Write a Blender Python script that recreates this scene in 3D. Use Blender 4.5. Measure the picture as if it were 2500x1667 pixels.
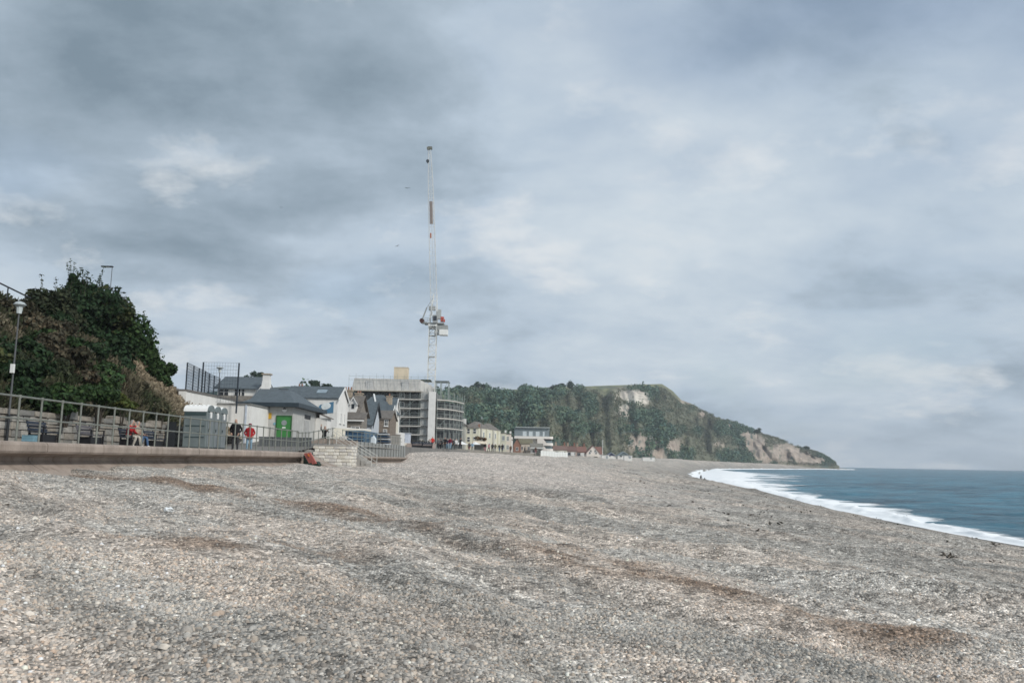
import bpy, bmesh, math, random
import numpy as np
from mathutils import Vector, Matrix

random.seed(7)
rng = np.random.default_rng(11)
for o in list(bpy.data.objects):
    bpy.data.objects.remove(o)
SC = bpy.context.scene
COL = SC.collection
R = math.radians

# ------------------------------------------------------------------ camera, sky, sun, exposure
EYE = 5.0
FPX = 2083.0                       # focal length in pixels of the 2500 px wide photograph
PITCH = math.atan(290.5 / FPX)
ROLL = R(1.0)
cam = bpy.data.cameras.new('camera')
cam.sensor_width = 36.0
cam.lens = 36.0 * FPX / 2500.0
cam.clip_start = 0.1
cam.clip_end = 20000
camo = bpy.data.objects.new('camera', cam)
COL.objects.link(camo)
CAMROT = Matrix.Rotation(math.pi / 2 + PITCH, 3, 'X') @ Matrix.Rotation(ROLL, 3, 'Z')
camo.matrix_world = Matrix.Translation((0, 0, EYE)) @ CAMROT.to_4x4()
SC.camera = camo


def P(u, v, Y):
    """World point at distance Y ahead that the photograph's pixel (u, v) looks at (survey helper)."""
    d = CAMROT @ Vector(((u - 1250) / FPX, -(v - 833.5) / FPX, -1))
    k = Y / d.y
    return Vector((d.x * k, Y, EYE + d.z * k))


def smooth(a, b, x):
    t = np.clip((x - a) / (b - a), 0, 1)
    return t * t * (3 - 2 * t)


SKY_A, SKY_B = (-38.95, -22.66), (-17.64, 33.31)
SUN_EL, SUN_AZ = 36.0, 128.0       # azimuth clockwise from +Y (ahead)
world = bpy.data.worlds.new('World')
SC.world = world
world.use_nodes = True
nt = world.node_tree
for n in list(nt.nodes):
    nt.nodes.remove(n)


def N(tree, typ, **kw):
    n = tree.nodes.new(typ)
    for k, v in kw.items():
        if k in n.inputs:
            n.inputs[k].default_value = v
        else:
            setattr(n, k, v)
    return n


def ramp(tree, pts, interp='LINEAR'):
    n = tree.nodes.new('ShaderNodeValToRGB')
    n.color_ramp.interpolation = interp
    el = n.color_ramp.elements
    while len(el) < len(pts):
        el.new(0.5)
    for e, (p, c) in zip(el, pts):
        e.position = p
        e.color = (c[0], c[1], c[2], 1) if not isinstance(c, (int, float)) else (c, c, c, 1)
    return n


def math_node(tree, op, a, b=None, clamp=False):
    n = tree.nodes.new('ShaderNodeMath')
    n.operation = op
    n.use_clamp = clamp
    for i, x in enumerate((a, b)):
        if x is None:
            continue
        if isinstance(x, (int, float)):
            n.inputs[i].default_value = x
        else:
            tree.links.new(x, n.inputs[i])
    return n.outputs[0]


def build_world():
    L = nt.links.new
    out = N(nt, 'ShaderNodeOutputWorld')
    sky = N(nt, 'ShaderNodeTexSky', sky_type='NISHITA')
    sky.sun_disc = False
    sky.sun_elevation = R(SUN_EL)
    sky.sun_rotation = R(SUN_AZ)
    sky.air_density = 1.0
    sky.dust_density = 1.6
    bg1 = N(nt, 'ShaderNodeBackground', Strength=0.14)
    L(sky.outputs[0], bg1.inputs[0])
    tc = N(nt, 'ShaderNodeTexCoord')
    sep = N(nt, 'ShaderNodeSeparateXYZ')
    L(tc.outputs['Generated'], sep.inputs[0])
    z = math_node(nt, 'ADD', math_node(nt, 'MAXIMUM', sep.outputs[2], 0.0), 0.30)
    cx = math_node(nt, 'DIVIDE', sep.outputs[0], z)
    cy = math_node(nt, 'DIVIDE', sep.outputs[1], z)
    com = N(nt, 'ShaderNodeCombineXYZ')
    L(cx, com.inputs[0]); L(cy, com.inputs[1])

    def noise(loc, scale, detail, rough, dist, rot=0.0, sx=1.0):
        mp = N(nt, 'ShaderNodeMapping')
        mp.inputs['Location'].default_value = loc
        mp.inputs['Rotation'].default_value = (0, 0, R(rot))
        mp.inputs['Scale'].default_value = (sx, 1.0, 1)
        L(com.outputs[0], mp.inputs[0])
        n = N(nt, 'ShaderNodeTexNoise', Scale=scale, Detail=detail, Roughness=rough, Distortion=dist)
        L(mp.outputs[0], n.inputs[0])
        return n.outputs[0]
    big = noise((SKY_A[0], SKY_A[1], 0.0), 0.62, 2.0, 0.45, 0.2)
    mid = noise((SKY_B[0], SKY_B[1], 2.0), 2.1, 6.0, 0.50, 0.30, -20, .75)
    fine = noise((5.2, 1.1, 5.0), 3.9, 10.0, 0.60, 0.12, -12, .9)
    # cloud tone: grey bases, bright sunlit tops
    tone = math_node(nt, 'ADD', math_node(nt, 'MULTIPLY', big, 0.46), math_node(nt, 'ADD', math_node(nt, 'MULTIPLY', mid, 0.32), math_node(nt, 'MULTIPLY', fine, 0.22)))
    cr = ramp(nt, [(0.35, (0.21, 0.28, 0.345)), (0.43, (0.365, 0.45, 0.535)), (0.48, (0.50, 0.595, 0.695)), (0.55, (0.63, 0.71, 0.78)), (0.62, (0.77, 0.81, 0.835))])
    L(tone, cr.inputs[0])
    # sunlit cumulus heads standing out of the layer
    puff = noise((-7.37, 9.65, 9.0), 3.3, 9.0, 0.58, 0.1, 10, .9)
    pr = ramp(nt, [(0.54, 0.0), (0.66, 0.62)])
    L(puff, pr.inputs[0])
    pm = N(nt, 'ShaderNodeMix', data_type='RGBA')
    L(pr.outputs[0], pm.inputs[0]); L(cr.outputs[0], pm.inputs[6]); pm.inputs[7].default_value = (0.82, 0.845, 0.86, 1)
    bg2 = N(nt, 'ShaderNodeBackground', Strength=1.0)
    L(pm.outputs[2], bg2.inputs[0])
    # cover: mostly closed, with thin blue gaps
    gap = noise((12.25, 2.3, 4.0), 1.1, 3.0, 0.45, 0.3)
    cv = ramp(nt, [(0.30, 0.55), (0.46, 1.0)])
    L(gap, cv.inputs[0])
    mix = N(nt, 'ShaderNodeMixShader')
    L(cv.outputs[0], mix.inputs[0]); L(bg1.outputs[0], mix.inputs[1]); L(bg2.outputs[0], mix.inputs[2])
    L(mix.outputs[0], out.inputs[0])


build_world()
sun = bpy.data.lights.new('sun', 'SUN')
sun.energy = 2.6
sun.angle = R(9)
sun.color = (1.0, 0.955, 0.89)
suno = bpy.data.objects.new('sun', sun)
COL.objects.link(suno)
sd = Vector((math.sin(R(SUN_AZ)) * math.cos(R(SUN_EL)), math.cos(R(SUN_AZ)) * math.cos(R(SUN_EL)), math.sin(R(SUN_EL))))
suno.rotation_euler = sd.to_track_quat('Z', 'Y').to_euler()
SC.view_settings.view_transform = 'Standard'
SC.view_settings.look = 'None'
SC.view_settings.exposure = 0.0
SC.view_settings.gamma = 1.0
SC.view_settings.use_curve_mapping = False
SC.cycles.filter_width = 1.6
SC.cycles.max_bounces = 6
SC.cycles.diffuse_bounces = 3
SC.cycles.transparent_max_bounces = 12
SC.cycles.volume_bounces = 0
SC.cycles.use_denoising = True


# ------------------------------------------------------------------ helpers: objects and meshes
def tag(o, label=None, cat=None, group=None, kind=None):
    if label: o['label'] = label
    if cat: o['category'] = cat
    if group: o['group'] = group
    if kind: o['kind'] = kind
    return o


def thing(name, label, cat, loc=(0, 0, 0), rz=0.0, group=None):
    o = bpy.data.objects.new(name, None)
    COL.objects.link(o)
    o.location = loc
    o.rotation_euler = (0, 0, rz)
    o.empty_display_size = 0.2
    return tag(o, label, cat, group)


def mesh_obj(name, me, m, parent=None):
    if m is not None:
        for x in (m if isinstance(m, (list, tuple)) else [m]):
            me.materials.append(x)
    o = bpy.data.objects.new(name, me)
    COL.objects.link(o)
    if parent is not None:
        o.parent = parent
    return o


def np_mesh(name, verts, quads=None, tris=None, smooth_shade=False, mats_idx=None):
    """Mesh from numpy arrays, fast."""
    me = bpy.data.meshes.new(name)
    verts = np.asarray(verts, dtype=np.float32)
    loops, starts, c = [], [], 0
    if quads is not None and len(quads):
        q = np.asarray(quads, dtype=np.int32)
        loops.append(q.ravel()); starts.append(np.arange(len(q), dtype=np.int32) * 4); c = len(q) * 4
    if tris is not None and len(tris):
        t = np.asarray(tris, dtype=np.int32)
        loops.append(t.ravel()); starts.append(c + np.arange(len(t), dtype=np.int32) * 3)
    loops = np.concatenate(loops); starts = np.concatenate(starts)
    me.vertices.add(len(verts)); me.vertices.foreach_set('co', verts.ravel())
    me.loops.add(len(loops)); me.loops.foreach_set('vertex_index', loops)
    me.polygons.add(len(starts)); me.polygons.foreach_set('loop_start', starts)
    if smooth_shade:
        me.polygons.foreach_set('use_smooth', np.ones(len(starts), dtype=bool))
    me.update(calc_edges=True)
    return me


def set_color(me, name, rgb):
    a = me.color_attributes.new(name, 'FLOAT_COLOR', 'POINT')
    rgba = np.ones((len(me.vertices), 4), dtype=np.float32)
    rgba[:, :3] = rgb
    a.data.foreach_set('color', rgba.ravel())


class MB:
    """Collects boxes, bars and polygons and links them as one mesh object."""

    def __init__(self):
        self.v, self.f = [], []

    def add(self, vs, fs):
        n = len(self.v)
        self.v += [tuple(p) for p in vs]
        self.f += [tuple(i + n for i in f) for f in fs]
        return self

    def box(self, cx, cy, cz, sx, sy, sz, rz=0.0):
        c, s = math.cos(rz), math.sin(rz)
        vs = []
        for dz in (-.5, .5):
            for dx, dy in ((-.5, -.5), (.5, -.5), (.5, .5), (-.5, .5)):
                x, y = dx * sx, dy * sy
                vs.append((cx + x * c - y * s, cy + x * s + y * c, cz + dz * sz))
        return self.add(vs, [(3, 2, 1, 0), (4, 5, 6, 7), (0, 1, 5, 4), (1, 2, 6, 5), (2, 3, 7, 6), (3, 0, 4, 7)])

    def bar(self, p, q, w, n=4, w2=None):
        p, q = Vector(p), Vector(q)
        d = (q - p)
        if d.length < 1e-6:
            return self
        d.normalize()
        a = d.cross(Vector((0, 0, 1)))
        if a.length < .02:
            a = Vector((1, 0, 0))
        a.normalize()
        b = d.cross(a)
        w2 = w if w2 is None else w2
        vs = []
        for c, r in ((p, w), (q, w2)):
            for i in range(n):
                t = 2 * math.pi * (i + .5) / n
                vs.append(c + a * (math.cos(t) * r) + b * (math.sin(t) * r))
        fs = [(i, (i + 1) % n, n + (i + 1) % n, n + i) for i in range(n)]
        fs += [tuple(range(n - 1, -1, -1)), tuple(range(n, 2 * n))]
        return self.add(vs, fs)

    def prism(self, poly, a, b):
        """Extrude the 3D polygon 'poly' by the vector from a to b."""
        d = Vector(b) - Vector(a)
        n = len(poly)
        vs = [Vector(p) for p in poly] + [Vector(p) + d for p in poly]
        fs = [(i, (i + 1) % n, n + (i + 1) % n, n + i) for i in range(n)]
        fs += [tuple(range(n - 1, -1, -1)), tuple(range(n, 2 * n))]
        return self.add(vs, fs)

    def build(self, name, m, parent=None, off=None, smooth_shade=False, bevel=0.0):
        vs = self.v
        if off is not None:
            vs = [(x - off[0], y - off[1], z - off[2]) for x, y, z in vs]
        me = bpy.data.meshes.new(name)
        me.from_pydata(vs, [], self.f)
        me.update()
        bm = bmesh.new(); bm.from_mesh(me)
        bmesh.ops.recalc_face_normals(bm, faces=bm.faces)
        if bevel > 0:
            bmesh.ops.bevel(bm, geom=list(bm.edges), offset=bevel, segments=1, affect='EDGES')
        if smooth_shade:
            for f in bm.faces: f.smooth = True
        bm.to_mesh(me); bm.free()
        return mesh_obj(name, me, m, parent)


def copy_tree(o, parent=None):
    c = o.copy()
    COL.objects.link(c)
    c.parent = parent
    for ch in list(o.children):
        copy_tree(ch, c)
    return c


def srgb(r, g, b):
    f = lambda c: (c / 255 / 12.92) if c <= 10 else ((c / 255 + .055) / 1.055) ** 2.4
    return (f(r), f(g), f(b))


MATS = {}


def mat(name, rgb, rough=0.85, var=0.14, scale=2.5, bump=0.0, bscale=30.0, metallic=0.0, stain=0.0, spec=0.3):
    if name in MATS:
        return MATS[name]
    m = bpy.data.materials.new(name)
    m.use_nodes = True
    t = m.node_tree
    L = t.links.new
    b = t.nodes['Principled BSDF']
    b.inputs['Roughness'].default_value = rough
    b.inputs['Metallic'].default_value = metallic
    b.inputs['Specular IOR Level'].default_value = spec
    tc = N(t, 'ShaderNodeTexCoord')
    n1 = N(t, 'ShaderNodeTexNoise', Scale=scale, Detail=6.0, Roughness=0.6)
    L(tc.outputs['Object'], n1.inputs[0])
    lo = [max(0, c * (1 - var)) for c in rgb]
    hi = [min(.92, c * (1 + var)) for c in rgb]
    cr = ramp(t, [(0.32, lo), (0.68, hi)])
    L(n1.outputs[0], cr.inputs[0])
    col = cr.outputs[0]
    if stain > 0:
        mp = N(t, 'ShaderNodeMapping')
        mp.inputs['Scale'].default_value = (3.0, 3.0, 0.35)
        L(tc.outputs['Object'], mp.inputs[0])
        n2 = N(t, 'ShaderNodeTexNoise', Scale=1.2, Detail=5.0, Roughness=0.65)
        L(mp.outputs[0], n2.inputs[0])
        r2 = ramp(t, [(0.52, 0.0), (0.70, stain)])
        L(n2.outputs[0], r2.inputs[0])
        mx = N(t, 'ShaderNodeMix', data_type='RGBA')
        L(r2.outputs[0], mx.inputs[0])
        L(col, mx.inputs[6])
        mx.inputs[7].default_value = (rgb[0] * .45, rgb[1] * .42, rgb[2] * .38, 1)
        col = mx.outputs[2]
    L(col, b.inputs['Base Color'])
    if bump > 0:
        n3 = N(t, 'ShaderNodeTexNoise', Scale=bscale, Detail=4.0)
        L(tc.outputs['Object'], n3.inputs[0])
        bp = N(t, 'ShaderNodeBump', Strength=bump, Distance=0.05)
        L(n3.outputs[0], bp.inputs['Height'])
        L(bp.outputs[0], b.inputs['Normal'])
    MATS[name] = m
    return m


def attr_mat(name, attr='tone', rough=0.9, var=0.25, scale=4.0, translucent=0.0, spec=0.2):
    """Material coloured by the mesh's own colour attribute, with fine noise."""
    if name in MATS:
        return MATS[name]
    m = bpy.data.materials.new(name)
    m.use_nodes = True
    t = m.node_tree
    L = t.links.new
    b = t.nodes['Principled BSDF']
    b.inputs['Roughness'].default_value = rough
    b.inputs['Specular IOR Level'].default_value = spec
    at = N(t, 'ShaderNodeAttribute', attribute_name=attr)
    tc = N(t, 'ShaderNodeTexCoord')
    n1 = N(t, 'ShaderNodeTexNoise', Scale=scale, Detail=5.0)
    L(tc.outputs['Object'], n1.inputs[0])
    cr = ramp(t, [(0.3, 1 - var), (0.7, 1 + var)])
    L(n1.outputs[0], cr.inputs[0])
    mx = N(t, 'ShaderNodeMix', data_type='RGBA', blend_type='MULTIPLY')
    mx.inputs[0].default_value = 1.0
    L(at.outputs['Color'], mx.inputs[6]); L(cr.outputs[0], mx.inputs[7])
    L(mx.outputs[2], b.inputs['Base Color'])
    if translucent > 0:
        tr = N(t, 'ShaderNodeBsdfTranslucent')
        L(mx.outputs[2], tr.inputs[0])
        ms = N(t, 'ShaderNodeMixShader')
        ms.inputs[0].default_value = translucent
        L(b.outputs[0], ms.inputs[1]); L(tr.outputs[0], ms.inputs[2])
        L(ms.outputs[0], t.nodes['Material Output'].inputs[0])
    MATS[name] = m
    return m


# value noise for heights and scatter
def _hash(ix, iy, seed):
    h = (ix.astype(np.int64) * 374761393 + iy.astype(np.int64) * 668265263 + seed * 982451653) & 0xFFFFFFFF
    h = ((h ^ (h >> 13)) * 1274126177) & 0xFFFFFFFF
    return ((h ^ (h >> 16)) & 0xFFFF) / 65535.0


def vnoise(x, y, seed=0):
    x = np.asarray(x, float); y = np.asarray(y, float)
    ix, iy = np.floor(x), np.floor(y)
    fx, fy = x - ix, y - iy
    fx = fx * fx * (3 - 2 * fx); fy = fy * fy * (3 - 2 * fy)
    a = _hash(ix, iy, seed); b = _hash(ix + 1, iy, seed)
    c = _hash(ix, iy + 1, seed); d = _hash(ix + 1, iy + 1, seed)
    return (a * (1 - fx) + b * fx) * (1 - fy) + (c * (1 - fx) + d * fx) * fy


def fbm(x, y, seed=0, oct=4, gain=.5):
    s, a, t = 0, 1.0, 0
    for i in range(oct):
        s = s + a * vnoise(x * 2 ** i, y * 2 ** i, seed + i * 17)
        t += a
        a *= gain
    return s / t


# ------------------------------------------------------------------ the lie of the land
_SY = np.array([-300, -40, 20, 66, 100, 168, 250, 336, 430, 620, 800, 964, 1250, 1330, 1700])
_SX = np.array([29, 30.5, 32, 34, 37, 43.5, 55.5, 73, 95, 140, 189, 271, 444, 530, 1100])
_PY = np.array([-300, 56, 100, 140, 177, 230, 330, 420, 600, 900, 1700])
_PX = np.array([-13.4, -12.6, -12.2, -10.5, -5, 6, 28, 46, 85, 170, 400])


def shore_x(y):
    return np.interp(y, _SY, _SX)


def prom_x(y):
    return np.interp(y, _PY, _PX)


def town_z(y):
    return np.interp(y, [0, 54, 57, 66, 130, 400, 700], [5.28, 5.28, 5.5, 6.15, 6.6, 7.2, 8.0])


def beach_z(x, y, detail=True):
    x = np.asarray(x, float); y = np.asarray(y, float)
    s = shore_x(y) - x
    s = s / np.sqrt(1 + np.interp(y, [0, 400, 900, 1300], [0, .05, 1.6, 3.5]))
    near = np.interp(s, [-60, -8, 0, 6, 16, 32, 46, 80], [-6, -1.0, 0.0, .85, 2.1, 3.4, 4.42, 4.6])
    w = prom_x(y)
    k = np.clip((x - w) / np.maximum(shore_x(y) - w, 5), 0, 1)     # 0 at the promenade, 1 at the water
    top = np.interp(y, [-50, 60, 94, 103, 145, 152, 235, 300, 420, 700, 1300], [4.42, 4.42, 4.55, 5.75, 6.32, 6.15, 6.25, 7.0, 7.6, 8.6, 7.5])
    far = np.interp(k, [0, .12, .45, .75, .9, 1.0], [1, .97, .74, .50, .27, 0]) * top
    fbank = np.interp(k, [0, .5, .78, .92, 1.0], [1, 1, .88, .42, 0]) * top
    far = far + (fbank - far) * smooth(380, 620, y)
    far = np.where(s < 0, near, far)
    far = np.minimum(far, np.maximum(s, 0) * np.interp(y, [0, 380, 650], [.27, .27, .55]) + np.where(s < 0, near, 0))
    z = near + (far - near) * smooth(55, 110, y)
    z = z - np.clip(y - 1290, 0, 400) * .06
    z = np.where((x < w) & (y > 54), np.minimum(z, town_z(y) - .5), z)
    if detail:
        a = x * .68 - y * .73
        b = x * .73 + y * .68
        f = smooth(1, 10, s)
        g = smooth(0.2, 2.5, x - w) * .85 + .15
        wv = (fbm(a / 5.5, b / 1.9, 3, 3) - .5) * .72 + (fbm(a / 2.2, b / 1.0, 5, 3) - .5) * .26
        wv = wv + (fbm(x / 22, y / 34, 9, 3) - .5) * .5 * smooth(14, 40, y)
        wv = wv + (fbm(x / .42, y / .42, 21, 2) - .5) * .085
        dens = smooth(3.5, 8, np.hypot(x, y)) * .7 + .3
        z = z + wv * f * g * dens
        z = z + (fbm(y / 2.6, y * 0 + 7, 29, 3) - .45) * .5 * smooth(4.5, 0, x - w) * smooth(64, 50, y)
    return z


def bz(x, y):
    return float(beach_z(np.array([x]), np.array([y]))[0])


BAND = np.array([(-16, 27), (-9, 24.5), (-5.8, 22), (-2.6, 18.6), (0, 15.6), (1.8, 13.6), (3.6, 11.8), (4.6, 11.0)])


def band_dist(x, y):
    d = np.full(np.shape(x), 1e9)
    for (x0, y0), (x1, y1) in zip(BAND[:-1], BAND[1:]):
        t = np.clip(((x - x0) * (x1 - x0) + (y - y0) * (y1 - y0)) / ((x1 - x0) ** 2 + (y1 - y0) ** 2), 0, 1)
        d = np.minimum(d, np.hypot(x - x0 - t * (x1 - x0), y - y0 - t * (y1 - y0)))
    return d


def beach_tone(x, y):
    """The shingle's colour: bands of grey, buff and brown stone, painted shade streaks of the relief, wet dark stone by the water."""
    grey = np.array([.435, .42, .395]); buff = np.array([.50, .45, .405]); brown = np.array([.215, .155, .115])
    dark = np.array([.20, .197, .186]); pale = np.array([.58, .53, .495])
    a = x * .68 - y * .73; b = x * .73 + y * .68
    m = smooth(.40, .62, fbm(a / 4.5, b / 1.6, 31, 4))[:, None]
    c = grey * (1 - m) + buff * m
    m = (smooth(.50, .68, fbm(a / 4.2, b / 1.25, 41, 4)) * .52)[:, None]  # dark streaks put the shade of the low relief into the colour
    c = c * (1 - m) + dark * m
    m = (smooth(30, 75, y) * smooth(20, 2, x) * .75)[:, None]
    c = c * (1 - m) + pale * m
    wob = np.minimum(band_dist(x, y), np.hypot((x + 3.8) / 1.5, (y - 12.2) / 1.1) * 1.0) + (fbm(x / 1.1, y / 1.1, 51, 4) - .5) * 1.7
    m = (smooth(1.35, .1, wob) * .9 * smooth(.15, .50, fbm(a / 2.0, b / .8, 57, 3)))[:, None]
    c = c * (1 - m) + brown * m
    s = shore_x(y) - x
    m = (smooth(22, 3, s + (fbm(x / 6, y / 9, 61, 3) - .5) * 12) * .6)[:, None]
    c = c * (1 - m) + dark * m
    m = (smooth(5.5, 1.5, s + (fbm(x / 3, y / 4, 63, 3) - .5) * 4) * .6)[:, None]
    c = c * (1 - m) + dark * m
    return c * np.array([1.08, 1.04, .99])


def beach_material():
    m = bpy.data.materials.new('shingle')
    m.use_nodes = True
    t = m.node_tree
    L = t.links.new
    b = t.nodes['Principled BSDF']
    b.inputs['Roughness'].default_value = .85
    b.inputs['Specular IOR Level'].default_value = .25
    at = N(t, 'ShaderNodeAttribute', attribute_name='tone')
    tc = N(t, 'ShaderNodeTexCoord')
    v1 = N(t, 'ShaderNodeTexVoronoi', Scale=26.0); L(tc.outputs['Object'], v1.inputs['Vector'])
    v2 = N(t, 'ShaderNodeTexVoronoi', Scale=6.5); L(tc.outputs['Object'], v2.inputs['Vector'])
    n3 = N(t, 'ShaderNodeTexNoise', Scale=1.6, Detail=6.0, Roughness=.7); L(tc.outputs['Object'], n3.inputs[0])
    s1 = N(t, 'ShaderNodeSeparateColor'); L(v1.outputs['Color'], s1.inputs[0])
    s2 = N(t, 'ShaderNodeSeparateColor'); L(v2.outputs['Color'], s2.inputs[0])
    r1 = ramp(t, [(0.0, .30), (.35, .75), (.75, 1.15), (.93, 1.5), (1.0, 2.1)]); L(s1.outputs[0], r1.inputs[0])
    r2 = ramp(t, [(0.0, .62), (.5, .98), (1.0, 1.4)]); L(s2.outputs[0], r2.inputs[0])
    r3 = ramp(t, [(.3, .72), (.7, 1.26)]); L(n3.outputs[0], r3.inputs[0])
    k = math_node(t, 'MULTIPLY', math_node(t, 'MULTIPLY', r1.outputs[0], r2.outputs[0]), r3.outputs[0])
    mx = N(t, 'ShaderNodeMix', data_type='RGBA', blend_type='MULTIPLY')
    mx.inputs[0].default_value = 1
    L(at.outputs['Color'], mx.inputs[6]); L(k, mx.inputs[7])
    L(mx.outputs[2], b.inputs['Base Color'])
    h = math_node(t, 'ADD', math_node(t, 'MULTIPLY', v1.outputs['Distance'], -1.0), math_node(t, 'MULTIPLY', s2.outputs[1], .5))
    bp = N(t, 'ShaderNodeBump', Strength=.8, Distance=.045)
    L(h, bp.inputs['Height']); L(bp.outputs[0], b.inputs['Normal'])
    return m


def grid_faces(nr, nc):
    i = np.arange(nr - 1)[:, None] * nc + np.arange(nc - 1)[None, :]
    return np.stack([i, i + 1, i + nc + 1, i + nc], axis=-1).reshape(-1, 4)


def build_beach():
    r = np.concatenate([[.4, 1.2, 2.2], 3.0 * np.exp(np.linspace(0, math.log(1700 / 3.0), 560))])
    a = np.concatenate([np.linspace(-100, -44, 25)[:-1], np.linspace(-44, 44, 270), np.linspace(44, 100, 25)[1:]])
    rr, aa = np.meshgrid(r, np.radians(a), indexing='ij')
    x = (rr * np.sin(aa)).ravel(); y = (rr * np.cos(aa)).ravel()
    z = beach_z(x, y)
    me = np_mesh('beach', np.stack([x, y, z], 1), quads=grid_faces(len(r), len(a))[:, ::-1], smooth_shade=True)
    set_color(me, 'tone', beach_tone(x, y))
    o = mesh_obj('beach', me, beach_material())
    tag(o, 'grey and buff shingle beach sloping down to the sea', 'beach', kind='structure')


build_beach()


def build_pebbles():
    def scatter(n, y0, y1, pw, rmin, rmax):
        y = (y0 ** pw + rng.random(n) * (y1 ** pw - y0 ** pw)) ** (1 / pw)
        x = (rng.random(n) * 2 - 1) * (.64 * y + .8)
        r = rmin + (rmax - rmin) * rng.random(n) ** 2.6
        r = r * np.where(rng.random(n) < .008, 1.9, 1.0)
        return x, y, r

    def domes(x, y, r, rings):
        n = len(x)
        k = 5
        z = beach_z(x, y)
        ang = np.arange(k) * 2 * math.pi / k
        rot = rng.random(n) * 6.28
        ex = .7 + .6 * rng.random(n); ey = 1 / ex * (.75 + .3 * rng.random(n))
        h = r * (.55 + .5 * rng.random(n))
        jit = .82 + .36 * rng.random((n, k))
        px = np.cos(ang)[None] * ex[:, None] * jit; py = np.sin(ang)[None] * ey[:, None] * jit
        c, s = np.cos(rot)[:, None], np.sin(rot)[:, None]
        qx, qy = (px * c - py * s) * r[:, None], (px * s + py * c) * r[:, None]
        tx, ty = (rng.random(n) - .5) * .5, (rng.random(n) - .5) * .5       # tilt
        layers = [(1.0, -.15), (.72, .72)] if rings == 2 else [(1.0, -.1)]
        vs = []
        for sc, hh in layers:
            vz = z[:, None] + h[:, None] * hh + (qx * tx[:, None] + qy * ty[:, None]) * sc
            vs.append(np.stack([x[:, None] + qx * sc, y[:, None] + qy * sc, vz], -1))
        vs.append(np.stack([x, y, z + h], -1)[:, None])
        V = np.concatenate(vs, 1)
        m = V.shape[1]
        tr = []
        for i in range(k):
            j = (i + 1) % k
            if rings == 2:
                tr += [(i, j, k + j), (i, k + j, k + i), (k + i, k + j, 2 * k)]
            else:
                tr += [(i, j, k)]
        T = (np.array(tr)[None] + (np.arange(n) * m)[:, None, None]).reshape(-1, 3)
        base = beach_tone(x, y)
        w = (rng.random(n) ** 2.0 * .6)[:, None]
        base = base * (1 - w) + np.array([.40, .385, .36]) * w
        pal = np.array([[1, 1, 1], [1.1, 1.02, .95], [.66, .68, .70], [1.16, 1.07, .99], [.88, .91, .93], [1.3, 1.29, 1.26], [.48, .46, .45], [.98, .84, .74], [1.8, 1.77, 1.7]])
        pk = rng.choice(len(pal), n, p=[.21, .15, .17, .12, .13, .09, .08, .03, .02])
        colr = base * pal[pk] * (.76 + .48 * rng.random((n, 1))) * 1.03
        return V.reshape(-1, 3), T, np.repeat(np.clip(colr, .02, .75), m, axis=0)

    parts = [domes(*scatter(62000, 4.3, 10.5, 1.6, .007, .026), 2), domes(*scatter(80000, 9.5, 38, 1.2, .011, .036), 1)]
    off, V, T, C = 0, [], [], []
    for v, t, c in parts:
        V.append(v); T.append(t + off); C.append(c); off += len(v)
    me = np_mesh('shingle_pebbles', np.concatenate(V), tris=np.concatenate(T), smooth_shade=True)
    set_color(me, 'tone', np.concatenate(C))
    o = mesh_obj('shingle_pebbles', me, attr_mat('pebble', var=.12, scale=60, rough=.75, spec=.3))
    tag(o, 'loose rounded grey, buff and white pebbles covering the beach', 'pebbles', kind='stuff')


build_pebbles()


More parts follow.
